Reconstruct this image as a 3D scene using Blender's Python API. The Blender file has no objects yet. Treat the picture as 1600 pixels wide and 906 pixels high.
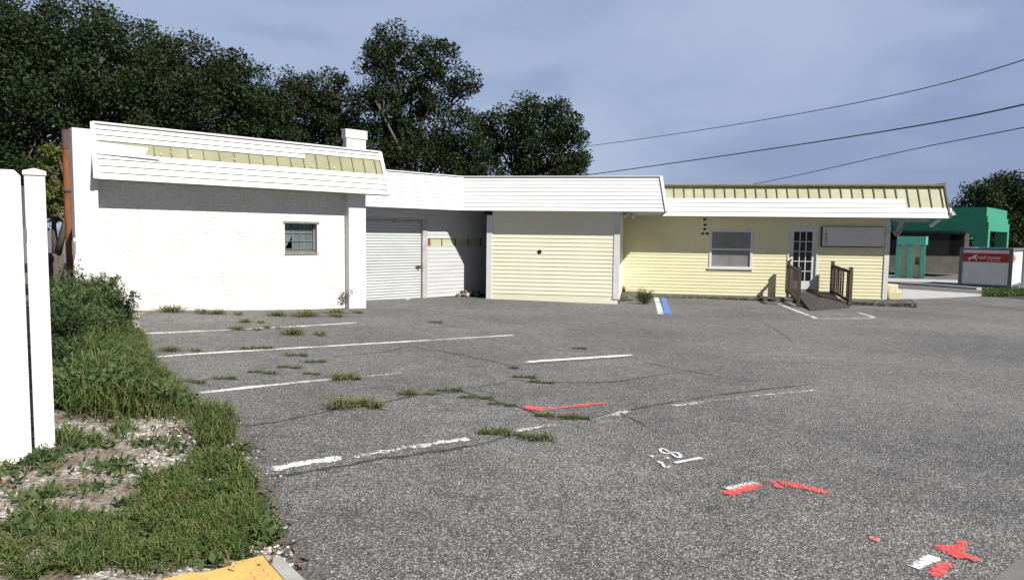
import bpy, math, random
import numpy as np
from mathutils import Vector, Matrix
rnd = random.Random(7)
SC = bpy.context.scene
COL = SC.collection

# ------------------------------------------------------------------ camera
F_PX, CX, CY, EYE = 1100.0, 800.0, 453.0, 1.65
PITCH, ROLL = math.atan(86/1100), 0.013
_f = np.array([0, math.cos(PITCH), -math.sin(PITCH)])
_r0 = np.array([1., 0, 0]); _u0 = np.cross(_r0, _f)
_r = _r0*math.cos(ROLL)+_u0*math.sin(ROLL); _u = _u0*math.cos(ROLL)-_r0*math.sin(ROLL)
CAM = np.array([0, 0, EYE])
cd = bpy.data.cameras.new('camera'); cam = bpy.data.objects.new('camera', cd); COL.objects.link(cam)
cd.sensor_fit = 'HORIZONTAL'; cd.sensor_width = 36; cd.lens = 36*F_PX/1600
cd.clip_start = 0.05; cd.clip_end = 3000
cam.matrix_world = Matrix(((_r[0], _u[0], -_f[0], CAM[0]), (_r[1], _u[1], -_f[1], CAM[1]), (_r[2], _u[2], -_f[2], CAM[2]), (0, 0, 0, 1)))
SC.camera = cam
SC.render.resolution_x, SC.render.resolution_y = 1024, 579

# ------------------------------------------------------------------ light and exposure
SUN = Vector((2.10, -1.90, 2.9)).normalized()          # towards the sun
SUN_EL = math.asin(SUN.z); SUN_AZ = math.atan2(SUN.x, SUN.y)
SUN_STRENGTH, SKY_STRENGTH, EXPOSURE = 4.7, 0.080, 0.62
wd = bpy.data.worlds.new('World'); SC.world = wd; wd.use_nodes = True
CLOUD_SHIFT = (0.35, 0.1, 0.55)
def ramp_(N, stops):
    r = N.new('ShaderNodeValToRGB'); e = r.color_ramp.elements
    while len(e) < len(stops): e.new(0.5)
    for i, (p, c) in enumerate(stops): e[i].position = p; e[i].color = (*c, 1)
    return r
def build_world():
    nt = wd.node_tree; N = nt.nodes; L = nt.links; N.clear()
    out = N.new('ShaderNodeOutputWorld'); bg = N.new('ShaderNodeBackground'); bg.inputs[1].default_value = SKY_STRENGTH
    sky = N.new('ShaderNodeTexSky'); sky.sky_type = 'NISHITA'; sky.sun_disc = False
    sky.sun_elevation = SUN_EL; sky.sun_rotation = SUN_AZ; sky.air_density = 1.0; sky.dust_density = 0.4; sky.ozone_density = 1.5
    tc = N.new('ShaderNodeTexCoord')
    mp = N.new('ShaderNodeMapping'); mp.inputs['Scale'].default_value = (1.0, 1.0, 2.6); mp.inputs['Rotation'].default_value = (0, math.radians(14), 0); mp.inputs['Location'].default_value = CLOUD_SHIFT
    n1 = N.new('ShaderNodeTexNoise'); n1.inputs['Scale'].default_value = 1.5; n1.inputs['Detail'].default_value = 6; n1.inputs['Roughness'].default_value = .45; n1.inputs['Distortion'].default_value = .7
    n2 = N.new('ShaderNodeTexNoise'); n2.inputs['Scale'].default_value = 5.5; n2.inputs['Detail'].default_value = 7; n2.inputs['Roughness'].default_value = .55; n2.inputs['Distortion'].default_value = .4
    L.new(tc.outputs['Generated'], mp.inputs[0]); L.new(mp.outputs[0], n1.inputs['Vector']); L.new(mp.outputs[0], n2.inputs['Vector'])
    ma = N.new('ShaderNodeMath'); ma.operation = 'MULTIPLY_ADD'; ma.inputs[1].default_value = .28; L.new(n2.outputs['Fac'], ma.inputs[0]); L.new(n1.outputs['Fac'], ma.inputs[2])
    cr = ramp_(N, [(.47, (2.05, 2.65, 4.25)), (.57, (2.6, 3.25, 4.9)), (.64, (3.15, 3.8, 5.4)), (.84, (3.75, 4.35, 5.8))])
    L.new(ma.outputs[0], cr.inputs[0])
    mx = N.new('ShaderNodeMixRGB'); mx.inputs[0].default_value = .90
    L.new(sky.outputs[0], mx.inputs[1]); L.new(cr.outputs[0], mx.inputs[2])
    # unseen sky behind the camera, dimmed by an added factor to weaken fill light
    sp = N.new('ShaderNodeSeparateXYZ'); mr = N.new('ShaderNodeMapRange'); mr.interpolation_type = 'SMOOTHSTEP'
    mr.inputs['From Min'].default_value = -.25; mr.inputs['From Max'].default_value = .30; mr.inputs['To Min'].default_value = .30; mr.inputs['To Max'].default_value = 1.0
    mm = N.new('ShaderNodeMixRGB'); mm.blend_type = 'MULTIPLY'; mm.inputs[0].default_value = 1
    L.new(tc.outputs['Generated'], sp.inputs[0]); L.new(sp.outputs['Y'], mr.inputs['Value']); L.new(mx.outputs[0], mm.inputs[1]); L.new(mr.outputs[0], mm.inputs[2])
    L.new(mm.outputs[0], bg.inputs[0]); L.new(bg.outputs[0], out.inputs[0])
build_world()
sl = bpy.data.lights.new('sun', 'SUN'); sl.energy = SUN_STRENGTH; sl.angle = math.radians(0.53); sl.color = (1.0, 0.955, 0.88)
so = bpy.data.objects.new('sun', sl); COL.objects.link(so); so.rotation_euler = SUN.to_track_quat('Z', 'Y').to_euler()
vs = SC.view_settings; vs.view_transform = 'Standard'; vs.look = 'None'; vs.gamma = 1; vs.use_curve_mapping = False; vs.exposure = EXPOSURE

# ------------------------------------------------------------------ ground shape and measuring helpers
def H(x, y):
    cx = np.clip(x, -20, 60); cy = np.clip(y, -10, 75)
    return -.015*cx - .012*cy + .15*np.exp(-((x+8)**2+(y-13.3)**2)/(2*2.2**2))
def ray(px, py): return _f + _r*(px-CX)/F_PX - _u*(py-CY)/F_PX
def G(px, py, up=0.0):                                   # where a sight line meets the ground
    d = ray(px, py); t = 10.0
    lo, hi = 0.5, 400.0
    for _ in range(60):
        t = (lo+hi)/2; p = CAM+t*d
        if p[2] > H(p[0], p[1])+up: lo = t
        else: hi = t
    return CAM+t*d
def at(px, py, depth): return CAM+ray(px, py)*depth
class Frame:                                             # a wall: a along it, o out of it, z up
    def __init__(s, p, deg):
        a = math.radians(deg); s.deg = deg; s.p = np.array([p[0], p[1], 0.0])
        s.d = np.array([math.cos(a), math.sin(a), 0]); s.n = np.array([math.sin(a), -math.cos(a), 0])
    def w(s, a, o, z): return s.p+s.d*a+s.n*o+np.array([0, 0, z])
    def hit(s, px, py, o=0.0):
        d = ray(px, py); t = ((s.p+s.n*o-CAM)@s.n)/(d@s.n); q = CAM+t*d
        return (q-s.p)@s.d, q[2]
    def pt(s, px, py, o=0.0):
        a, z = s.hit(px, py, o); return s.w(a, o, z)

# ------------------------------------------------------------------ materials
MATS = {}
def nodes(name):
    m = bpy.data.materials.new(name); m.use_nodes = True; MATS[name] = m
    nt = m.node_tree; return m, nt, nt.nodes, nt.links, nt.nodes['Principled BSDF']
def ramp(N, stops):
    r = N.new('ShaderNodeValToRGB'); e = r.color_ramp.elements
    while len(e) < len(stops): e.new(0.5)
    for i, (p, c) in enumerate(stops):
        e[i].position = p; e[i].color = (*c, 1) if len(c) == 3 else c
    return r
def pbr(name, c1, c2=None, scale=3.0, rough=0.6, bump=0.0, bscale=40.0, metal=0.0, stretch=(1, 1, 1), spec=0.4, lo=.35, hi=.65, detail=6):
    m, nt, N, L, B = nodes(name)
    B.inputs['Roughness'].default_value = rough; B.inputs['Metallic'].default_value = metal; B.inputs['Specular IOR Level'].default_value = spec
    tc = N.new('ShaderNodeTexCoord'); mp = N.new('ShaderNodeMapping'); mp.inputs['Scale'].default_value = stretch
    L.new(tc.outputs['Object'], mp.inputs[0])
    if c2 is None: c2 = tuple(x*.88 for x in c1)
    n = N.new('ShaderNodeTexNoise'); n.inputs['Scale'].default_value = scale; n.inputs['Detail'].default_value = detail; n.inputs['Roughness'].default_value = .6
    r = ramp(N, [(lo, c1), (hi, c2)])
    L.new(mp.outputs[0], n.inputs['Vector']); L.new(n.outputs['Fac'], r.inputs[0]); L.new(r.outputs[0], B.inputs['Base Color'])
    if bump:
        n2 = N.new('ShaderNodeTexNoise'); n2.inputs['Scale'].default_value = bscale; n2.inputs['Detail'].default_value = 4
        b = N.new('ShaderNodeBump'); b.inputs['Strength'].default_value = bump; b.inputs['Distance'].default_value = .01
        L.new(mp.outputs[0], n2.inputs['Vector']); L.new(n2.outputs['Fac'], b.inputs['Height']); L.new(b.outputs[0], B.inputs['Normal'])
    return m
def asphalt_mat():
    m, nt, N, L, B = nodes('asphalt')
    B.inputs['Roughness'].default_value = .85; B.inputs['Specular IOR Level'].default_value = .25
    tc = N.new('ShaderNodeTexCoord'); O = tc.outputs['Object']
    v = N.new('ShaderNodeTexVoronoi'); v.inputs['Scale'].default_value = 125; v.inputs['Randomness'].default_value = 1
    L.new(O, v.inputs['Vector'])
    sep = N.new('ShaderNodeSeparateColor'); L.new(v.outputs['Color'], sep.inputs[0])
    chips = ramp(N, [(0.0, (.044, .044, .044)), (.42, (.104, .103, .1025)), (.72, (.180, .178, .176)), (.90, (.31, .306, .302)), (1.0, (.52, .51, .50))])
    L.new(sep.outputs[0], chips.inputs[0])
    # tar between chips
    tar = ramp(N, [(.50, (1, 1, 1)), (.80, (.42, .41, .40))]); dmul = N.new('ShaderNodeMath'); dmul.operation = 'MULTIPLY'; dmul.inputs[1].default_value = 1.0
    L.new(v.outputs['Distance'], dmul.inputs[0]); L.new(dmul.outputs[0], tar.inputs[0])
    mt = N.new('ShaderNodeMixRGB'); mt.blend_type = 'MULTIPLY'; mt.inputs[0].default_value = 1
    L.new(chips.outputs[0], mt.inputs[1]); L.new(tar.outputs[0], mt.inputs[2])
    # broad wear
    n = N.new('ShaderNodeTexNoise'); n.inputs['Scale'].default_value = .28; n.inputs['Detail'].default_value = 8; n.inputs['Roughness'].default_value = .62
    L.new(O, n.inputs['Vector'])
    wear = ramp(N, [(.28, (.64, .64, .65)), (.52, (1, 1, .995)), (.74, (1.30, 1.285, 1.265))]); L.new(n.outputs['Fac'], wear.inputs[0])
    mw = N.new('ShaderNodeMixRGB'); mw.blend_type = 'MULTIPLY'; mw.inputs[0].default_value = .9
    L.new(mt.outputs[0], mw.inputs[1]); L.new(wear.outputs[0], mw.inputs[2])
    n3 = N.new('ShaderNodeTexNoise'); n3.inputs['Scale'].default_value = 4; n3.inputs['Detail'].default_value = 6
    L.new(O, n3.inputs['Vector'])
    w3 = ramp(N, [(.3, (.86, .86, .86)), (.7, (1.13, 1.12, 1.1))]); L.new(n3.outputs['Fac'], w3.inputs[0])
    m3 = N.new('ShaderNodeMixRGB'); m3.blend_type = 'MULTIPLY'; m3.inputs[0].default_value = 1
    L.new(mw.outputs[0], m3.inputs[1]); L.new(w3.outputs[0], m3.inputs[2])
    L.new(m3.outputs[0], B.inputs['Base Color'])
    b = N.new('ShaderNodeBump'); b.inputs['Strength'].default_value = .55; b.inputs['Distance'].default_value = .006; b.invert = True
    L.new(v.outputs['Distance'], b.inputs['Height']); L.new(b.outputs[0], B.inputs['Normal'])
    return m
def paint_mat(name, col, cover=.42, scale=26, under=(.13, .127, .124)):
    """worn road paint: speckled through to the asphalt"""
    m, nt, N, L, B = nodes(name); B.inputs['Roughness'].default_value = .75
    tc = N.new('ShaderNodeTexCoord'); O = tc.outputs['Object']
    n = N.new('ShaderNodeTexNoise'); n.inputs['Scale'].default_value = scale; n.inputs['Detail'].default_value = 8; n.inputs['Roughness'].default_value = .75
    n2 = N.new('ShaderNodeTexNoise'); n2.inputs['Scale'].default_value = 2.3; n2.inputs['Detail'].default_value = 3
    ad = N.new('ShaderNodeMath'); ad.operation = 'MULTIPLY_ADD'; ad.inputs[1].default_value = .35
    L.new(O, n.inputs['Vector']); L.new(O, n2.inputs['Vector']); L.new(n2.outputs['Fac'], ad.inputs[0]); L.new(n.outputs['Fac'], ad.inputs[2])
    at_ = N.new('ShaderNodeAttribute'); at_.attribute_name = 'edge'
    pw = N.new('ShaderNodeMath'); pw.operation = 'POWER'; pw.inputs[1].default_value = 1.6; L.new(at_.outputs['Fac'], pw.inputs[0])
    sb = N.new('ShaderNodeMath'); sb.operation = 'MULTIPLY_ADD'; sb.inputs[1].default_value = -.20; L.new(pw.outputs[0], sb.inputs[0]); L.new(ad.outputs[0], sb.inputs[2])
    r = ramp(N, [(cover+.14, (0, 0, 0)), (cover+.25, (1, 1, 1))]); L.new(sb.outputs[0], r.inputs[0])
    tr = N.new('ShaderNodeBsdfTransparent'); mix = N.new('ShaderNodeMixShader')
    B.inputs['Base Color'].default_value = (*col, 1)
    L.new(r.outputs[0], mix.inputs[0]); L.new(tr.outputs[0], mix.inputs[1]); L.new(B.outputs[0], mix.inputs[2])
    L.new(mix.outputs[0], N['Material Output'].inputs['Surface'])
    return m
def brick_mat():
    m, nt, N, L, B = nodes('painted_brick'); B.inputs['Roughness'].default_value = .7
    tc = N.new('ShaderNodeTexCoord'); mp = N.new('ShaderNodeMapping'); mp.inputs['Rotation'].default_value = (math.radians(90), 0, 0)
    L.new(tc.outputs['Object'], mp.inputs[0])
    nz = N.new('ShaderNodeTexNoise'); nz.inputs['Scale'].default_value = 5; nz.inputs['Detail'].default_value = 5
    L.new(mp.outputs[0], nz.inputs['Vector'])
    add = N.new('ShaderNodeMixRGB'); add.blend_type = 'LINEAR_LIGHT'; add.inputs[0].default_value = .06
    L.new(mp.outputs[0], add.inputs[1]); L.new(nz.outputs['Color'], add.inputs[2])
    br = N.new('ShaderNodeTexBrick'); br.inputs['Scale'].default_value = 1; br.inputs['Brick Width'].default_value = .215; br.inputs['Row Height'].default_value = .0762
    br.inputs['Mortar Size'].default_value = .007; br.inputs['Mortar Smooth'].default_value = .6
    L.new(add.outputs[0], br.inputs['Vector'])
    n2 = N.new('ShaderNodeTexNoise'); n2.inputs['Scale'].default_value = 14; n2.inputs['Detail'].default_value = 7; n2.inputs['Roughness'].default_value = .65
    L.new(mp.outputs[0], n2.inputs['Vector'])
    n3 = N.new('ShaderNodeTexNoise'); n3.inputs['Scale'].default_value = 1.6; n3.inputs['Detail'].default_value = 3
    L.new(mp.outputs[0], n3.inputs['Vector'])
    fade = ramp(N, [(.38, (.1, .1, .1)), (.62, (1, 1, 1))]); L.new(n3.outputs['Fac'], fade.inputs[0])
    mu = N.new('ShaderNodeMath'); mu.operation = 'MULTIPLY'; L.new(br.outputs['Fac'], mu.inputs[0]); L.new(fade.outputs[0], mu.inputs[1])
    hs = N.new('ShaderNodeMath'); hs.operation = 'MULTIPLY_ADD'; hs.inputs[1].default_value = -.42
    L.new(mu.outputs[0], hs.inputs[0]); L.new(n2.outputs['Fac'], hs.inputs[2])
    b = N.new('ShaderNodeBump'); b.inputs['Strength'].default_value = .9; b.inputs['Distance'].default_value = .022
    L.new(hs.outputs[0], b.inputs['Height']); L.new(b.outputs[0], B.inputs['Normal'])
    r = ramp(N, [(.30, (.60, .59, .575)), (.55, (.74, .735, .725))]); L.new(n2.outputs['Fac'], r.inputs[0])
    dk = N.new('ShaderNodeMixRGB'); dk.blend_type = 'MULTIPLY'; dk.inputs[2].default_value = (.90, .895, .88, 1)
    L.new(mu.outputs[0], dk.inputs[0]); L.new(r.outputs[0], dk.inputs[1]); L.new(dk.outputs[0], B.inputs['Base Color'])
    return m
def leaf_mat(name, c1, c2, c3, sc=2.2, trans=.25):
    m, nt, N, L, B = nodes(name); B.inputs['Roughness'].default_value = .6; B.inputs['Specular IOR Level'].default_value = .22
    tc = N.new('ShaderNodeTexCoord')
    n = N.new('ShaderNodeTexNoise'); n.inputs['Scale'].default_value = sc; n.inputs['Detail'].default_value = 8; n.inputs['Roughness'].default_value = .8
    L.new(tc.outputs['Object'], n.inputs['Vector'])
    r = ramp(N, [(.32, c1), (.5, c2), (.68, c3)]); L.new(n.outputs['Fac'], r.inputs[0]); L.new(r.outputs[0], B.inputs['Base Color'])
    t = N.new('ShaderNodeBsdfTranslucent'); mx = N.new('ShaderNodeMixShader'); mx.inputs[0].default_value = trans
    L.new(r.outputs[0], t.inputs[0]); L.new(B.outputs[0], mx.inputs[1]); L.new(t.outputs[0], mx.inputs[2])
    L.new(mx.outputs[0], N['Material Output'].inputs['Surface'])
    return m
def verge_mat():
    m, nt, N, L, B = nodes('shell_gravel'); B.inputs['Roughness'].default_value = .9; B.inputs['Specular IOR Level'].default_value = .2
    tc = N.new('ShaderNodeTexCoord'); O = tc.outputs['Object']
    v = N.new('ShaderNodeTexVoronoi'); v.inputs['Scale'].default_value = 55; L.new(O, v.inputs['Vector'])
    sep = N.new('ShaderNodeSeparateColor'); L.new(v.outputs['Color'], sep.inputs[0])
    ch = ramp(N, [(0, (.10, .085, .07)), (.35, (.22, .195, .165)), (.7, (.35, .32, .285)), (.9, (.52, .49, .455)), (1, (.68, .66, .62))]); L.new(sep.outputs[0], ch.inputs[0])
    n = N.new('ShaderNodeTexNoise'); n.inputs['Scale'].default_value = 1.7; n.inputs['Detail'].default_value = 7; n.inputs['Roughness'].default_value = .65; L.new(O, n.inputs['Vector'])
    so = ramp(N, [(.40, (0, 0, 0)), (.56, (1, 1, 1))]); L.new(n.outputs['Fac'], so.inputs[0])
    soil = N.new('ShaderNodeMixRGB'); soil.inputs[1].default_value = (.075, .058, .042, 1)
    n2 = N.new('ShaderNodeTexNoise'); n2.inputs['Scale'].default_value = 40; n2.inputs['Detail'].default_value = 5; L.new(O, n2.inputs['Vector'])
    sr = ramp(N, [(.3, (.07, .055, .042)), (.7, (.20, .165, .125))]); L.new(n2.outputs['Fac'], sr.inputs[0])
    L.new(so.outputs[0], soil.inputs[0]); L.new(sr.outputs[0], soil.inputs[1]); L.new(ch.outputs[0], soil.inputs[2]); L.new(soil.outputs[0], B.inputs['Base Color'])
    b = N.new('ShaderNodeBump'); b.inputs['Strength'].default_value = .7; b.inputs['Distance'].default_value = .012; b.invert = True
    L.new(v.outputs['Distance'], b.inputs['Height']); L.new(b.outputs[0], B.inputs['Normal'])
    return m

asphalt_mat(); brick_mat(); verge_mat()
pbr('white_siding', (.71, .715, .73), (.64, .65, .67), 1.3, .42, stretch=(1, 1, 3))
pbr('white_trim', (.74, .74, .75), (.66, .66, .68), 2.5, .5)
pbr('white_stucco', (.72, .725, .735), (.64, .645, .655), 3, .75, bump=.35, bscale=60)
pbr('grey_siding', (.52, .53, .55), (.46, .47, .49), 1.2, .5, stretch=(1, 1, 4))
pbr('roller_grey', (.47, .49, .50), (.41, .43, .44), 1.5, .4, spec=.5)
pbr('grey_trim', (.46, .46, .48), (.30, .28, .26), 6, .6)
pbr('yellow_siding', (.83, .80, .545), (.79, .76, .505), 1.1, .5, stretch=(1.5, 1.5, .8))
pbr('pale_yellow_siding', (.84, .825, .665), (.80, .785, .625), 1.2, .5, stretch=(1.5, 1.5, .8))
pbr('olive_panel', (.275, .275, .165), (.22, .22, .13), 2.2, .6)
pbr('pale_olive_panel', (.46, .47, .32), (.37, .38, .25), 2.0, .6)
pbr('olive_batten', (.24, .23, .12), (.18, .17, .09), 4, .6)
pbr('rib_olive', (.17, .165, .10), (.11, .105, .06), 4, .7)
pbr('dark_batten', (.10, .095, .05), (.06, .055, .035), 4, .7)
pbr('foam', (.78, .70, .45), (.70, .60, .32), 9, .8)
pbr('soffit', (.50, .50, .50), (.40, .39, .38), 3, .7)
pbr('roof_felt', (.22, .22, .22), (.15, .15, .15), 2, .9)
pbr('dark_gap', (.012, .012, .014), (.02, .02, .02), 5, .8)
pbr('interior_dark', (.03, .032, .035), (.02, .02, .022), 3, .9)
pbr('rust', (.30, .10, .035), (.14, .055, .03), 6, .85, bump=.4, bscale=50, stretch=(1, 1, .4))
pbr('old_iron', (.07, .06, .055), (.12, .07, .045), 8, .8, bump=.3)
pbr('window_frame_grey', (.16, .155, .15), (.24, .23, .215), 9, .6)
pbr('muntin_grey', (.22, .24, .24), (.17, .18, .18), 6, .6)
pbr('dusty_glass', (.15, .185, .19), (.10, .125, .13), 4, .16, spec=.5)
pbr('office_glass', (.25, .255, .265), (.20, .205, .215), 1.6, .08, spec=.5)
pbr('black_glass', (.006, .006, .007), (.010, .010, .012), 3, .06, spec=.5)
pbr('blue_sticker', (.05, .10, .35), (.35, .40, .55), 40, .5)
pbr('white_door', (.76, .77, .78), (.70, .71, .73), 2, .4)
pbr('metal', (.45, .45, .46), (.30, .30, .31), 8, .35, metal=.8)
pbr('brass_dark', (.10, .09, .08), (.05, .05, .05), 8, .4, metal=.6)
pbr('sign_grey', (.70, .69, .72), (.65, .64, .67), 1.5, .5)
pbr('black_paint', (.015, .015, .017), (.025, .025, .025), 8, .5)
pbr('old_wood', (.115, .085, .065), (.055, .042, .034), 5, .85, bump=.4, bscale=30, stretch=(6, 6, .7))
pbr('ramp_mat', (.055, .05, .048), (.032, .030, .029), 6, .9, bump=.3, bscale=60)
pbr('concrete', (.36, .35, .33), (.25, .245, .23), 4, .9, bump=.3, bscale=70)
pbr('worn_concrete', (.15, .145, .14), (.115, .11, .107), 5, .9, bump=.3, bscale=120)
pbr('pale_concrete', (.42, .41, .39), (.33, .325, .31), 2.2, .9, bump=.2, bscale=70)
pbr('mossy_concrete', (.20, .195, .17), (.022, .023, .018), 6, .95, bump=.8, bscale=24, lo=.32, hi=.56)
pbr('yellow_block', (.78, .75, .50), (.70, .66, .42), 6, .8, bump=.5, bscale=22)
pbr('red_plastic', (.55, .06, .06), (.45, .05, .05), 8, .4)
pbr('trash_black', (.012, .012, .014), (.02, .02, .022), 6, .35)
pbr('rubble', (.34, .27, .20), (.16, .13, .09), 9, .9, bump=.5)
pbr('rubble_white', (.66, .64, .60), (.46, .43, .39), 9, .9)
pbr('vinyl', (.76, .755, .745), (.56, .54, .50), 3.5, .42, lo=.52, hi=.95, stretch=(1, 1, .5))
pbr('tactile_yellow', (.66, .42, .12), (.48, .31, .11), 6, .75, bump=.2, bscale=90)
pbr('green_paint', (.045, .30, .20), (.035, .25, .165), 1.5, .6)
pbr('light_green_paint', (.10, .42, .32), (.08, .36, .27), 2, .6)
pbr('cream_panel', (.50, .54, .42), (.42, .46, .35), 3, .6)
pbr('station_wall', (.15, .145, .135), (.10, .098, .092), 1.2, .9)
pbr('container_white', (.80, .81, .82), (.74, .75, .76), 1.6, .45)
pbr('container_steel', (.17, .185, .205), (.13, .14, .155), 3, .5)
pbr('container_red', (.52, .022, .035), (.46, .018, .03), 2, .45)
pbr('white_paint', (.80, .80, .80), (.76, .76, .76), 6, .6)
pbr('wire', (.03, .03, .035), (.04, .04, .045), 5, .6)
pbr('bark', (.055, .047, .04), (.12, .105, .09), 5, .95, bump=.5, bscale=14, stretch=(1, 1, .3))
pbr('road', (.085, .082, .08), (.13, .125, .12), 3, .9, bump=.2)
pbr('crack_tar', (.015, .014, .013), (.075, .07, .064), 45, .95, bump=.5, bscale=80)
pbr('cracked_edge', (.035, .032, .03), (.21, .20, .19), 55, .95, bump=.7, bscale=90, lo=.38, hi=.72)
pbr('stem', (.07, .09, .03), (.10, .10, .05), 6, .7)
paint_mat('line_paint', (.70, .70, .69), .425, 45)
paint_mat('worn_paint', (.68, .68, .67), .475)
paint_mat('faded_paint', (.62, .62, .60), .50)
paint_mat('fresh_paint', (.74, .75, .76), .415, 62)
paint_mat('red_paint', (.78, .095, .088), .44, 70)
paint_mat('pink_paint', (.70, .22, .19), .43, 40)
paint_mat('blue_paint', (.09, .19, .48), .36)
paint_mat('faded_blue', (.10, .15, .34), .56)
leaf_mat('oak_leaf', (.014, .027, .009), (.026, .043, .015), (.050, .066, .026), 2.4)
leaf_mat('oak_leaf_warm', (.016, .027, .010), (.030, .043, .017), (.060, .066, .031), 2.4)
leaf_mat('weed_leaf', (.035, .062, .020), (.075, .115, .040), (.15, .18, .080), 4)
leaf_mat('dark_weed_leaf', (.018, .035, .012), (.035, .062, .02), (.06, .085, .03), 3)
leaf_mat('grass_leaf', (.024, .050, .011), (.062, .110, .024), (.16, .19, .062), 11)
leaf_mat('dry_grass_leaf', (.07, .085, .025), (.15, .155, .055), (.28, .24, .12), 4)
leaf_mat('tuft_leaf', (.05, .075, .022), (.095, .125, .042), (.19, .19, .085), 9)
leaf_mat('dead_leaf', (.05, .032, .02), (.13, .085, .05), (.28, .21, .14), 14, .1)
leaf_mat('bright_shrub', (.07, .10, .02), (.12, .15, .035), (.17, .18, .05), 3)

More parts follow.
